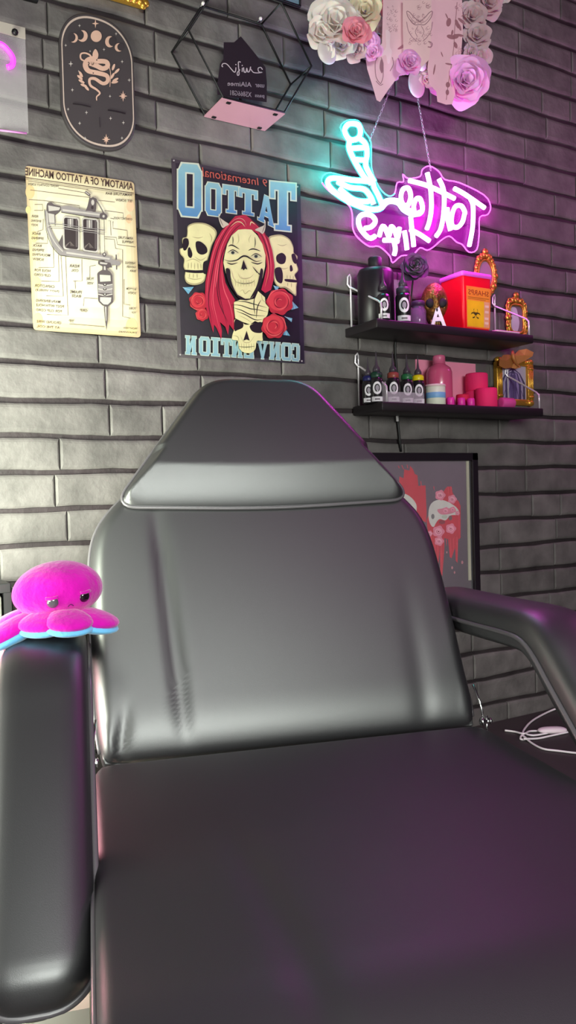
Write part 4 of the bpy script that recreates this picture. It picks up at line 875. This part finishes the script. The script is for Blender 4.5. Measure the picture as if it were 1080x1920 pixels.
# ================================================================== HANGING FLOWERS (top)
TF = .12
fo = W(770, 120, TF)
t = thing('hanging_flower_garland', fo, 'white and pink artificial flowers with tattoo stencil papers hanging above the neon sign', 'garland')
def petal_mat(nm, col): return mat(nm, col, .7, sub=.6, sheen=.4, emis=col, estr=.02)  # faint emission stands in for light passing through the petals
WHT = petal_mat('white_petals', (234, 220, 214)); CRF = petal_mat('cream_petals', (228, 212, 184)); PNK = petal_mat('pink_petals', (230, 136, 156)); LIL = petal_mat('lilac_petals', (228, 160, 214)); ROS = petal_mat('rosewhite_petals', (214, 180, 186))
fl = [(628, 45, 40, WHT, .16, 16), (600, 62, 24, WHT, .15, 10), (685, 22, 28, CRF, .185, 14), (668, 60, 21, PNK, .205, 16), (655, -2, 24, WHT, .14, 12), (700, 98, 13, LIL, .20, 10), (668, 95, 19, ROS, .14, 10), (768, 118, 20, LIL, .21, 14), (745, 85, 20, LIL, .15, 10),
      (872, 152, 38, LIL, .19, 18), (893, 140, 26, LIL, .17, 12), (895, 68, 24, ROS, .14, 12), (885, 30, 26, ROS, .13, 12), (915, 4, 30, ROS, .13, 14), (842, 140, 24, LIL, .15, 12), (800, 125, 18, ROS, .165, 12), (870, 178, 18, LIL, .15, 10), (884, 100, 18, ROS, .13, 10), (725, 5, 24, PNK, .13, 12), (820, 10, 26, CRF, .12, 12), (612, 95, 14, WHT, .15, 8), (640, 85, 22, WHT, .14, 10), (712, 60, 22, ROS, .125, 10), (740, 130, 20, LIL, .13, 10), (730, 108, 18, WHT, .15, 8), (815, 150, 22, LIL, .15, 12), (835, 175, 16, ROS, .145, 8), (900, 108, 20, ROS, .14, 10), (798, 150, 14, ROS, .16, 8), (935, -4, 20, WHT, .13, 10), (650, 30, 22, WHT, .14, 10), (690, 80, 18, LIL, .15, 10), (880, 175, 18, LIL, .14, 8)]
for i, (x, y, r, m, tt, n_) in enumerate(fl):
    c = W(x, y, tt); R = r*.00142*1.12
    rose3d(c, R, (-.45+.25*math.sin(i*2.1), -.86, .15*math.cos(i*1.7)-.05), m, 'flower', t, n_, i+2)
VL = attr_mat('vellum', .5, alpha=.78, vary=(12, .08)); VL.node_tree.nodes['Principled BSDF'].inputs['Emission Color'].default_value = lin((230, 180, 190)); VL.node_tree.nodes['Principled BSDF'].inputs['Emission Strength'].default_value = .14  # pink emission added to imitate light shining through the paper
def vellum(pts, tt, col, draw=None):
    q = Print(tt); q.m = (570, 0, 5.4); q.slab(pts, col, -.0008); q.poly(pts, col)
    if draw: draw(q)
    q.build('stencil_paper', VL, t)
VC = (226, 200, 204)
def lines_on(q, L, w_=4, col=(96, 66, 78)):
    for l in L: q.line(l, w_, col, 3)
rn = random.Random(5)
def scrib(q, x0, x1, y0, y1, n_, col=(110, 80, 90)):
    for _ in range(n_):
        x, y = rn.uniform(x0, x1), rn.uniform(y0, y1); r = rn.uniform(6, 16)
        q.line([(x+r*math.cos(a), y+r*math.sin(a)) for a in (0, 1.2, 2.4, 3.6, 4.8)], 3, col, 3)
def d1(q):
    scrib(q, 850, 940, 60, 330, 26)
    lines_on(q, [[(740, 570), (720, 650), (730, 780), (775, 850)], [(775, 850), (800, 780), (800, 640), (780, 580)], [(895, 580), (905, 650), (870, 720)], [(730, 820), (770, 862), (800, 850)]], 7)
    q.curve([(780, 600), (805, 640), (800, 720), (785, 740), (765, 680)], (110, 74, 90)); q.curve([(730, 540), (770, 480), (760, 560), (725, 620)], (140, 90, 120)); q.curve([(950, 490), (1020, 440), (1010, 480), (965, 500)], (130, 60, 90))
    q.curve([(825, 320), (850, 305), (872, 340), (870, 470), (890, 520), (870, 630), (845, 640), (830, 560), (790, 570), (780, 540), (830, 480)], (232, 220, 222))
vellum([(800, 0), (1000, 0), (1010, 300), (1020, 600), (980, 740), (860, 900), (770, 1032), (735, 1015), (690, 860), (640, 700), (625, 600), (700, 540), (790, 440)], .172, VC, d1)
def d2(q):
    q.m = (740, 0, 4.909)
    for sx in (-1, 1):
        c = 230; q.line([(c, 225), (c+sx*50, 225), (c+sx*105, 160), (c+sx*118, 105), (c+sx*90, 115), (c+sx*50, 160), (c, 200)], 7, (96, 70, 80), 4)
        q.line([(c+sx*10, 215), (c+sx*60, 190), (c+sx*105, 130)], 4, (110, 84, 94), 3); q.line([(c+sx*15, 240), (c+sx*40, 290), (c+sx*20, 340)], 5, (110, 84, 94), 3); q.line([(c+sx*120, 200), (c+sx*105, 280), (c+sx*70, 340), (c+sx*30, 380)], 6, (120, 90, 104), 3)
    scrib(q, 130, 340, 250, 400, 26, (130, 96, 112)); scrib(q, 180, 330, 20, 80, 8); scrib(q, 150, 310, 130, 220, 16, (104, 76, 88)); q.line([(310, 380), (345, 400), (335, 432), (305, 430)], 9, (104, 70, 84), 3)
vellum([(1000, 0), (1290, 0), (1290, 300), (1270, 600), (1180, 690), (1060, 690), (1010, 600), (1000, 300)], .186, (228, 206, 200), d2)
def d3(q):
    q.m = (740, 0, 4.909); K = (116, 56, 68)
    q.line([(575, 20), (565, 140), (550, 300), (545, 420), (525, 580), (505, 700), (490, 800), (475, 920)], 6, K, 4)
    for x, y, rx, ry, a in ((497, 205, 22, 40, 10), (575, 220, 16, 45, -20), (618, 195, 14, 45, -50), (598, 250, 12, 35, -20), (560, 415, 16, 32, -20), (480, 150, 6, 30, -25), (640, 140, 6, 30, 70), (520, 340, 42, 20, 15), (560, 335, 30, 22, -10), (600, 325, 36, 12, 10), (530, 300, 10, 26, 10), (490, 780, 20, 26, 0), (485, 850, 16, 26, 0), (500, 590, 36, 8, 10), (435, 500, 5, 26, -20), (365, 640, 7, 50, 10)): q.ell(x, y, rx, ry, K, rot=a)
    scrib(q, 560, 640, 20, 100, 8, (140, 96, 112)); scrib(q, 540, 690, 400, 600, 24, (160, 96, 120))
vellum([(1290, 0), (1600, 0), (1610, 300), (1590, 560), (1540, 700), (1530, 950), (1500, 1055), (1440, 1060), (1350, 1030), (1340, 930), (1270, 850), (1250, 700), (1280, 400)], .182, (230, 196, 204), d3)
def lobe(px, py, w_, h_, nm='petal_drop', m=None, tt=.15):
    c = W(px, py, tt); MB().ellipsoid(c, (w_*.0014, .008, h_*.0014), nu=18, nv=12, fn=lambda q: Vector((q.x*(1+.12*q.z*-1), q.y, q.z))).build(nm, m or mat('clear_resin_petal', (214, 180, 200), .3, alpha=.75), t)
lobe(613, 96, 18, 21, m=mat('white_resin_petal', (214, 204, 206), .35, alpha=.85)); lobe(781, 155, 18, 26)
MB().tube([fo+Vector((-.05, 0, .06)), fo+Vector((-.03, 0, .35)), Vector((fo.x, fo.y, ZC))], .002).build('hanging_cord', BLACK, t)
lobe(790, 120, 10, 12, 'pearl_bead', mat('pearl', (206, 204, 214), .25), .175)

# ================================================================== THE CHAIR
mid = Vector((.687, -.538, 0)); ua = Vector((.961, -.277, 0)).normalized(); fa = Vector((-.277, -.961, 0)).normalized(); ZS = .64
def ch(u, s, z): return mid+ua*u+fa*s+Vector((0, 0, z))
chair = thing('tattoo_chair', ch(0, .2, 0), 'black leatherette reclining tattoo chair with headrest and two armrests', 'chair')
PH = math.radians(28); bv = -fa*math.sin(PH)+Vector((0, 0, math.cos(PH))); bn = fa*math.cos(PH)+Vector((0, 0, math.sin(PH)))
def bk(u, v, h): return ch(0, 0, ZS)+ua*u+bv*v+bn*h
def cushion(name, outline, hb, hp, ht, edge, mp, parent, m=LEATHER, dome=.004, deform=None, N_=160, pipe=True, pipe_r=.0032, pipe_range=None, inner=16, facet=None, pout=.0015):
    ol = resample([(x, y, 0) for x, y in outline], N_)
    ar = sum(ol[i].x*ol[(i+1) % N_].y-ol[(i+1) % N_].x*ol[i].y for i in range(N_))
    if ar < 0: ol.reverse()
    nr = []
    for i in range(N_):
        d_ = (ol[(i+2) % N_]-ol[(i-2) % N_]).normalized(); nr.append(Vector((-d_.y, d_.x, 0)))
    ed_ = [edge(n_) if callable(edge) else edge for n_ in nr]
    for _ in range(10): ed_ = [(ed_[i-1]+2*ed_[i]+ed_[(i+1) % N_])/4 for i in range(N_)]
    smp = [(ol[i].x, ol[i].y, ol[(i+2) % N_].x-ol[i].x, ol[(i+2) % N_].y-ol[i].y, ed_[i]) for i in range(0, N_, 2)]
    bx0, bx1, by0_, by1 = min(q.x for q in ol), max(q.x for q in ol), min(q.y for q in ol), max(q.y for q in ol)
    def prof(q):                    # rounded shoulder from the distance to every stretch of the outline
        acc = 0
        for ax_, ay_, ex_, ey_, e_ in smp:
            dx_, dy_ = q.x-ax_, q.y-ay_
            if abs(dx_) > .13 or abs(dy_) > .13: continue
            tt_ = max(0, min(1, (dx_*ex_+dy_*ey_)/(ex_*ex_+ey_*ey_+1e-12))); d2 = math.hypot(dx_-ex_*tt_, dy_-ey_*tt_)/e_
            if d2 < 1: acc = max(acc, 1-d2)
        return (1-acc)**facet if facet and acc > 0 and q.y < by0_+.12 and acc == acc else math.sqrt(max(0, 1-acc**2.2))
    c = sum(ol, Vector())/N_
    rings = [[(p_, hb) for p_ in [ol[i]+nr[i]*.01 for i in range(N_)]], [(p_, hb+.01) for p_ in ol], [(p_, hp) for p_ in ol]]
    K_ = inner+14; emax = max(ed_)
    for k in range(1, K_+1):
        t_ = k/(K_+.2); f_ = 1-t_**1.9; row = []
        far = (1-f_)*min((p_-c).length for p_ in ol) > emax*1.6
        for p_ in ol:
            q = c+(p_-c)*f_; row.append((q, hp+(ht-hp)*(1 if far else prof(q))+dome*max(0, 1-((2*q.x-bx0-bx1)/(bx1-bx0))**2)*max(0, 1-((2*q.y-by0_-by1)/(by1-by0_))**2)))
        rings.append(row)
    R_ = []
    for ri, r in enumerate(rings):
        R_.append([mp(q.x, q.y, h+(deform(q.x, q.y) if deform and ri > 3 else 0)) for q, h in r])
    o_ = MB().rings(R_, True, True).build(name, m, parent)
    if pipe:
        idx = [i for i in range(N_) if (pipe_range is None or pipe_range(ol[i]))]
        if pipe_range is None: MB().tube([mp(ol[i].x-nr[i].x*pout, ol[i].y-nr[i].y*pout, hp) for i in range(N_)], pipe_r, 8, True).build('piping', PIPING, o_)
        else:
            st = next(k for k in range(len(idx)) if idx[k-1] != (idx[k]-1) % N_) if len(idx) < N_ else 0
            idx = idx[st:]+idx[:st]
            MB().tube([mp(ol[i].x-nr[i].x*pout, ol[i].y-nr[i].y*pout, hp) for i in idx], pipe_r, 8).build('piping', PIPING, o_)
    return o_
bo = [(-.318, .0), (-.326, .03), (-.331, .10), (-.333, .2), (-.332, .32), (-.327, .385), (-.312, .43), (-.285, .468), (-.25, .505), (-.2, .57), (-.13, .68), (-.08, .72), (.10, .72), (.15, .68), (.22, .57), (.262, .505), (.29, .468), (.315, .43), (.328, .385), (.333, .32), (.334, .2), (.332, .1), (.327, .03), (.318, 0), (.305, -.001), (.2, -.001), (.07, -.001), (-.07, -.001), (-.2, -.001), (-.305, -.001)]
bo = [(v.x*1.012+(.007*smoothstep(.12, 0, v.y) if v.x > 0 else 0), v.y) for v in catmull([(a, c_, 0) for a, c_ in bo], 4, True)]
crease = lambda u, v: -.006*math.exp(-((u+.205+.05*(v-.3))/.013)**2)*smoothstep(-.02, .1, v)*smoothstep(.5, .35, v)-.003*math.exp(-((u-.235-.05*v)/.02)**2)*smoothstep(.35, .05, v)-.006*math.exp(-((u+.30-.18*v)/.010)**2)*smoothstep(.11, .03, v)
cushion('backrest', bo, -.085, -.030, .002, lambda n_: .028+.065*max(0, n_.y)**2 if n_.y > 0 else .028, bk, chair, dome=.003, deform=crease, N_=240, inner=26, pipe_range=lambda q: q.y > .012 and abs(q.x) < .5)
ho = round_poly([(-.272, .455, 0), (-.262, .449, 0), (0, .437, 0), (.272, .447, 0), (.284, .455, 0), (.275, .495, 0), (.13, .725, 0), (-.105, .725, 0), (-.262, .505, 0)][:0] or [(-.288, .452, 0), (.01, .438, 0), (.298, .450, 0), (.118, .728, 0), (-.098, .728, 0)], [.045, .12, .045, .05, .05], 8)
ho = [(v.x, v.y) for v in ho]
cushion('headrest', ho, .003, .010, .045, lambda n_: .022+.052*max(0, n_.y)**3 if n_.y > 0 else .022, bk, chair, dome=.004, N_=200, inner=20, facet=.72)
so = round_poly([(-.341, .004, 0), (.334, .004, 0), (.336, .775, 0), (-.346, .775, 0)], [.03, .03, .05, .05], 8); so = [(v.x, v.y) for v in so]
seat_def = lambda u, v: -.004*math.exp(-((u+.17-.04*(v-.5))/.018)**2)*smoothstep(.25, .45, v)
cushion('seat', so, -.10, -.018, .0, lambda n_: .016+.11*max(0, -n_.y)**2, lambda u, s, h: ch(u, s, ZS+h-.05*smoothstep(.60, .80, s)**1.2), chair, SEATL, dome=.003, deform=seat_def, N_=220, inner=26)
lo_ = round_poly([(-.33, 0, 0), (.33, 0, 0), (.33, .42, 0), (-.33, .42, 0)], .05, 6)
ta = math.radians(58)
cushion('leg_rest', [(v.x, v.y) for v in lo_], -.09, -.02, 0, .03, lambda u, s, h: ch(u, .80+s*math.cos(ta)+h*math.sin(ta), ZS-.06-s*math.sin(ta)+h*math.cos(ta)), chair)
# armrests: a padded boomerang, level behind and sloping down in front
def armrest(sd):
    path = [(-.30, .806), (-.05, .810), (.07, .813), (.125, .810), (.165, .790), (.21, .752), (.3, .678), (.4, .596), (.466, .542)]
    P_ = resample([(a, c_, 0) for a, c_ in [(q.x, q.y) for q in catmull([(a, c_, 0) for a, c_ in path], 6)]], 801, False)
    e_i = [int(round(52*(1-math.cos(PI/2*k/12)))) for k in range(12)]; ix = e_i+list(range(55, 746, 15))+[800-q for q in reversed(e_i)]
    P_ = [P_[i] for i in sorted(set(ix))]; NP = len(P_)
    Lt = sum((P_[i+1]-P_[i]).length for i in range(NP-1)); rings = []; NR = 28; pin, pout_ = [], []
    uc = sd*.405; hw_ = .061; acc = 0
    for i, q in enumerate(P_):
        if i: acc += (q-P_[i-1]).length
        tt = (P_[min(NP-1, i+1)]-P_[max(0, i-1)]).normalized(); nn = Vector((-tt.y, tt.x, 0))
        if nn.y < 0: nn = -nn
        e = min(acc, Lt-acc); rr = .05; k = math.sqrt(max(0, 1-(1-min(1, e/rr))**2)) if e < rr else 1
        k = max(k, .02); wk = hw_-.05*(1-k)
        kt = math.sqrt(max(.0004, 1-(1-min(1, e/.035))**2))
        ring = []
        for j in range(NR):
            a = 2*PI*j/NR; cx__, cz__ = math.cos(a), math.sin(a)
            x = math.copysign(abs(cx__)**.62, cx__)*wk; z = (math.copysign(abs(cz__)**.62, cz__)*.044*kt) if cz__ > 0 else math.copysign(abs(cz__)**.4, cz__)*.030*max(kt, .5)
            ring.append(ch(uc+x, q.x+nn.x*z, q.y+nn.y*z))
        rings.append(ring)
        pin.append((uc-wk-.002, q)); pout_.append((uc+wk+.002, q))
    a_ = MB().rings(rings, True, True).build('armrest', LEATHER, chair)
    loop = [ch(u, q.x, q.y) for u, q in pin]+[ch(u, q.x, q.y) for u, q in reversed(pout_)]
    MB().tube(resample(loop, 420), .0042, 8, True).build('piping', PIPING, a_)
    return a_
armrest(-1); armrest(1)
# chrome hinges
for sd in (-1, 1):
    b = MB(); c = ch(sd*.338, .005, ZS+.002)
    b.lathe(c-ua*sd*.006, [(.006, 0), (.0075, .001), (.0075, .004), (.0045, .0045), (.0045, .016), (.006, .0165), (.006, .02)], 16, ua*sd)
    b.tube([c+Vector((0, 0, .0)), c+Vector((0, 0, .03))-fa*.012+ua*sd*.001, c+Vector((0, 0, .06))-fa*.03-ua*sd*.004], .0022, 6)
    b.tube([c+ua*sd*.006+Vector((0, 0, .01)), c+ua*sd*.006+Vector((0, 0, -.035))], .0025, 6)
    b.build('hinge', CHROME, chair)
# arm posts and base
for sd in (-1, 1):
    MB().tube([ch(sd*.405, -.27, .80), ch(sd*.395, -.275, .74), ch(sd*.30, -.24, .72)], .011, 10).build('armrest_post', BLACK, chair)
b = MB()
b.rings([[ch(u, s, z) for u, s in ((-.28, -.1), (.28, -.1), (.28, .5), (-.28, .5))] for z in (.0, .05)], True, True)
b.rings([[ch(u, s, z) for u, s in ((-.17, .02), (.17, .02), (.17, .36), (-.17, .36))] for z in (.05, .50)], True, True)
b.build('base', CREAM, chair, smooth=False)
MB().rings([[ch(u, s, z) for u, s in ((-.31, -.04), (.31, -.04), (.31, .72), (-.31, .72))] for z in (.5, .545)], True, True).build('seat_frame', CREAM, chair, smooth=False)
for sd in (-1, 1):
    for u0, u1, s0, s1 in ((.353, .412, .33, .40), (.424, .446, .30, .38)):
        MB().rings([[ch(sd*u, s, z) for u, s in ((u0, s0), (u1, s0), (u1, s1), (u0, s1))] for z in (0, .50)], True, True).build('leg', CREAM, chair, smooth=False)
    MB().rings([[ch(sd*u, s, z) for u, s in ((.30, .33), (.446, .33), (.446, .37), (.30, .37))] for z in (.46, .495)], True, True).build('leg_bracket', CREAM, chair, smooth=False)
# ================================================================== PLUSH OCTOPUS
oc = ch(-.385, .055, .866)
octo = thing('plush_octopus', oc, 'magenta plush octopus with blue underside sitting on the left armrest', 'plush toy')
PLM = mat('magenta_plush', (205, 8, 168), .9, sheen=.35, bump=(130, .6, .003), vary=(26, .22), spec=.2); PLB = mat('blue_plush', (110, 186, 232), .9, sheen=.4, bump=(130, .5, .003), spec=.2)
cr = Vector((rt.x, rt.y, 0)).normalized(); cf = Vector((-fw.x, -fw.y, 0)).normalized()
yw = math.radians(26); ff = (cf*math.cos(yw)+cr*math.sin(yw)); fr = (cr*math.cos(yw)-cf*math.sin(yw))
up_ = (Vector((0, 0, 1))+fr*-.10).normalized(); fr2 = (fr-up_*fr.dot(up_)).normalized(); ff2 = up_.cross(fr2)*-1
if ff2.dot(ff) < 0: ff2 = -ff2
bc_ = oc+Vector((0, 0, .055))+cr*.004-ff*.012
def bodyf(q):
    g = 0
    for k in range(4):     # sewn panel seams
        a = math.atan2(q.y, q.x); d_ = abs(((a-PI/4-k*PI/2)+PI) % (2*PI)-PI); g += .03*math.exp(-(d_/.07)**2)*math.cos(math.asin(max(-1, min(1, q.z))))
    k_ = 1-g; z = q.z*(1 if q.z > 0 else .86); return Vector((q.x*k_, q.y*k_, z))
MB().ellipsoid(bc_, (.0665, .064, .046), (fr2, ff2, up_), 56, 34, bodyf).build('body', PLM, octo)
def on_body(az, el, k=1.0):
    a, e = math.radians(az), math.radians(el)
    q = Vector((math.cos(e)*math.sin(a), math.cos(e)*math.cos(a), math.sin(e)))
    pos = bc_+fr2*q.x*.0665*k+ff2*q.y*.064*k+up_*q.z*.046*k
    nrm = (fr2*q.x/.0665+ff2*q.y/.064+up_*q.z/.046).normalized(); return pos, nrm
for az, m_, r_e in ((-17, mat('eye_dim', (90, 84, 92), .12, coat=1), .0084), (25, mat('eye_black', (26, 12, 24), .08, coat=1), .0084)):
    pos, nrm = on_body(az, -9, .985)
    e = MB().ellipsoid(pos, (r_e, r_e, r_e*.55), (nrm.orthogonal().normalized(), nrm.cross(nrm.orthogonal().normalized()), nrm), 18, 10).build('eye', m_, octo, label='dull grey eye' if az < 0 else 'black eye')
    MB().ellipsoid(pos+nrm*r_e*.50+up_*r_e*.45-cr*r_e*.35, (.0014,)*3, None, 10, 8).build('highlight', mat('white_dot', (250, 250, 250), .3), e)
    tn_ = nrm.cross(up_).normalized(); sgn = -1 if az < 0 else 1
    MB().tube([pos+nrm*.0028+up_*.0076-tn_*.0085, pos+nrm*.0052+up_*.0076, pos+nrm*.0028+up_*.0076+tn_*.0085], .0024, 8, smooth=3).build('eyelid', PLM, octo)
pm, nm_ = on_body(5, -19, 1.0); tn_ = nm_.cross(up_).normalized()
MB().tube([pm-tn_*.0042-up_*.002, pm+up_*.0008, pm+tn_*.0042-up_*.002], .0007, 6, smooth=4).build('mouth', mat('mouth_thread', (90, 10, 80), .8), octo)
for k in range(8):
    a = math.radians(-6+45*k); d_ = cr*math.sin(a)+cf*math.cos(a)  # 0 = toward the viewer
    drop = {7: -.024, 1: .004, 0: .0}.get(k, -.004); ext = {7: .098, 6: .094, 1: .070, 2: .078, 0: .058}.get(k, .066)
    if k == 7: d_ = (cf*.42-cr*.95).normalized()
    if k == 6: d_ = (-cr*.9-cf*.45).normalized()
    if k == 0: d_ = (cf*.93-cr*.25).normalized()
    if k == 1: d_ = (cf*.75+cr*.5).normalized()
    if k == 2: d_ = (cr*.95+cf*.1).normalized()
    sdv = d_.cross(Vector((0, 0, 1))).normalized(); lift = .014
    c = oc+d_*ext*.68+Vector((0, 0, lift+drop*.5)); la = (d_+Vector((0, 0, -.20 if k != 7 else -.45))).normalized(); nup = sdv.cross(la).normalized()
    if nup.z < 0: nup = -nup
    tp = lambda q: Vector((q.x, q.y*(1+.22*q.x), q.z*(1-.18*q.x)))
    tl = MB().ellipsoid(c+nup*.002, (ext*.52, .033, .0155), (la, sdv, nup), 24, 14, tp).build('tentacle', PLM, octo)
    MB().ellipsoid(c-nup*.0072, (ext*.525, .0335, .0115), (la, sdv, nup), 24, 14, tp).build('underside', PLB, tl, label='light blue underside')

# ================================================================== LOW TABLE AND WHITE CABLE (right)
MB().box((1.15, -.33, .345), (2.7, -.005, .385), .004).build('tmp', BLACKM) if 0 else None
tb = thing('low_table', (2.05, -.26, 0), 'low black table against the brick wall at right of the chair', 'table')
TM = mat('table_black', (58, 50, 52), .55)
MB().box((1.33, -.50, .355), (2.9, -.006, .385), .003).build('table_top', TM, tb)
for x in (1.36, 2.83):
    for y in (-.46, -.05): MB().box((x, y, 0), (x+.04, y+.04, .355), .002).build('leg', TM, tb)
WC = mat('white_cable', (232, 222, 226), .4)
kz = .389
t = thing('white_cable', Zp(1010, 1375, .3855), 'white cable with an inline switch lying on the low black table', 'cable')
K = lambda x, y, z=kz: Zp(840+x/4.5, 1090+y/4.5, z)
MB().tube([K(1000, 1045, .40), K(860, 1095), K(720, 1170), K(650, 1240), K(630, 1290), K(650, 1330), K(612, 1330), K(630, 1300, .393), K(700, 1360), K(800, 1412), K(930, 1430), K(1080, 1448), K(1300, 1465)], .0027, 8, smooth=5).build('cord', WC, t)
MB().tube([K(480, 1258), K(560, 1268), K(640, 1285, .393), K(690, 1265), K(780, 1262)], .0027, 8, smooth=5).build('cord', WC, t)
MB().tube([K(640, 1330, .393), K(760, 1325), K(880, 1300), K(1000, 1275), K(1050, 1265), K(1200, 1300), K(1400, 1330)], .0027, 8, smooth=5).build('cord', WC, t)
MB().tube([K(660, 1290), K(720, 1300), K(820, 1285), K(860, 1275)], .0027, 8, smooth=4).build('cord', WC, t)
c = K(880, 1255, .394); dd_ = (K(1010, 1250)-K(750, 1258)).normalized()
MB().ellipsoid(c, (.040, .015, .009), (dd_, dd_.cross(Vector((0, 0, 1))), Vector((0, 0, 1))), 24, 14, lambda q: Vector((math.copysign(abs(q.x)**.7, q.x), math.copysign(abs(q.y)**.8, q.y), q.z))).build('inline_switch', mat('switch_white', (226, 208, 216), .4), t)

# ================================================================== LEFT EDGE: cabinet with boxes, ribbed basket
cx1 = W(21, 1100, .25).x; zt_ = W(10, 1094, .25).z; zs_ = W(10, 1200, .25).z; zq = W(10, 1171, .25).z; zp_ = W(10, 1112, .25).z
cb = thing('side_cabinet', (cx1-.2, -.14, 0), 'open black cabinet against the wall at the left edge', 'cabinet')
th_ = zt_-zp_
b = MB(); b.box((cx1-.42, -.25, zp_), (cx1, -.01, zt_), .002); b.build('top_board', BLACK, cb, smooth=False)
MB().box((cx1-.012, -.249, 0), (cx1, -.01, zp_)).build('side_panel', BLACK, cb, smooth=False); MB().box((cx1-.42, -.249, 0), (cx1-.408, -.01, zp_)).build('side_panel', BLACK, cb, smooth=False)
MB().box((cx1-.408, -.249, zs_-.22), (cx1-.012, -.01, zs_-.2)).build('shelf_board', BLACK, cb, smooth=False)
MB().box((cx1-.35, -.247, zs_-.2), (cx1-.014, -.03, zq), .004).build('storage_box', CARD, None, label='pink storage box inside the black cabinet at left edge', cat='box', group='boxes in the black cabinet')
MB().box((cx1-.34, -.246, zq+.0005), (cx1-.015, -.03, zp_-.003), .006).build('storage_box', mat('grey_fabric', (126, 126, 118), .85, bump=(300, .5)), None, label='grey fabric box on top of the pink box in the cabinet', cat='box', group='boxes in the black cabinet')
bx_ = Vector((.30, -.42, 0)); rings = []
pxr = Zp(20, 1240, .70)
bc2 = Vector((pxr.x-.15*rt.x, pxr.y-.15*rt.y, 0)); bc2 = Vector((bc2.x, bc2.y, 0))
for z, k in ((0, .85), (.02, .88), (.35, .95), (.72, 1.0), (.725, .97), (.715, .94), (.4, .90)):
    rings.append([bc2+Vector((.15*k*(1+.03*math.cos(44*a))*math.cos(a), .15*k*(1+.03*math.cos(44*a))*math.sin(a), z)) for a in [2*PI*i/264 for i in range(264)]])
MB().rings(rings, True, True).build('ribbed_basket', mat('dusty_pink_fabric', (112, 84, 92), .9), None, label='dusty pink ribbed basket behind the left armrest', cat='basket')

# ================================================================== LIGHT
def area(name, loc, target, sx, sy, power, col, spread=180):
    l = bpy.data.lights.new(name, 'AREA'); l.shape = 'RECTANGLE'; l.size = sx; l.size_y = sy; l.energy = power; l.color = col; l.spread = math.radians(spread)
    o_ = bpy.data.objects.new(name, l); C.objects.link(o_); o_.location = loc
    o_.rotation_euler = (Vector(target)-Vector(loc)).to_track_quat('-Z', 'Y').to_euler(); return o_
area('window_light', (-.2, YF+.05, 1.55), (.2, -.6, .95), 1.35, .8, 44, (.95, 1, .94), 110)
area('ceiling_panel_light', (.0, -2.6, ZC-.02), (.05, -2.4, 0), 1.3, 1.05, 50, (.95, 1, .94), 115)
area('left_lamp', (-.50, -.46, .86), (.38, 0, .92), .5, .6, 18, (.95, 1, .88))
area('left_wall_fill', (.0, -.38, .93), (.12, 0, .93), .35, .55, 30, (.90, 1, .80))  # added unseen light, brightens the left wall and spares the octopus
def point(name, loc, power, col, r=.05):
    l = bpy.data.lights.new(name, 'POINT'); l.energy = power; l.color = col; l.shadow_soft_size = r
    o_ = bpy.data.objects.new(name, l); C.objects.link(o_); o_.location = loc
point('neon_glow_magenta', (1.47, -.13, 1.80), 3.6, (1, .03, .85), .06)
point('neon_glow_magenta', (1.34, -.22, 1.74), 2.4, (1, .03, .85), .05)
point('fill_magenta', (2.6, -.6, 2.1), 8, (1, .12, .75), .15)  # added fill with no lamp behind it, tints the right wall purple
for gx, gz in ((1.24, 1.76), (1.38, 1.80), (1.53, 1.80), (1.66, 1.85)): point('neon_back_glow_magenta', (gx, -.03, gz), .30, (1, .02, .85), .015)
for gx, gz in ((1.13, 1.86), (1.19, 1.97)): point('neon_back_glow_turquoise', (gx, -.03, gz), .26, (.03, 1, .9), .015)
point('neon_glow_turquoise', (1.19, -.13, 1.89), 1.5, (.05, 1, .9), .05)
area('top_fill_magenta', (1.4, -1.6, ZC-.03), (1.4, -1.2, 0), 1.6, 1.6, 5, (1, .28, .85))  # added unseen magenta fill from above, turns the seat purple
wd = bpy.data.worlds.new('room'); bpy.context.scene.world = wd; wd.use_nodes = True
wd.node_tree.nodes['Background'].inputs[0].default_value = (.52, .40, .52, 1); wd.node_tree.nodes['Background'].inputs[1].default_value = .22
sc = bpy.context.scene
sc.view_settings.view_transform = 'Standard'; sc.view_settings.look = 'None'; sc.view_settings.exposure = 0
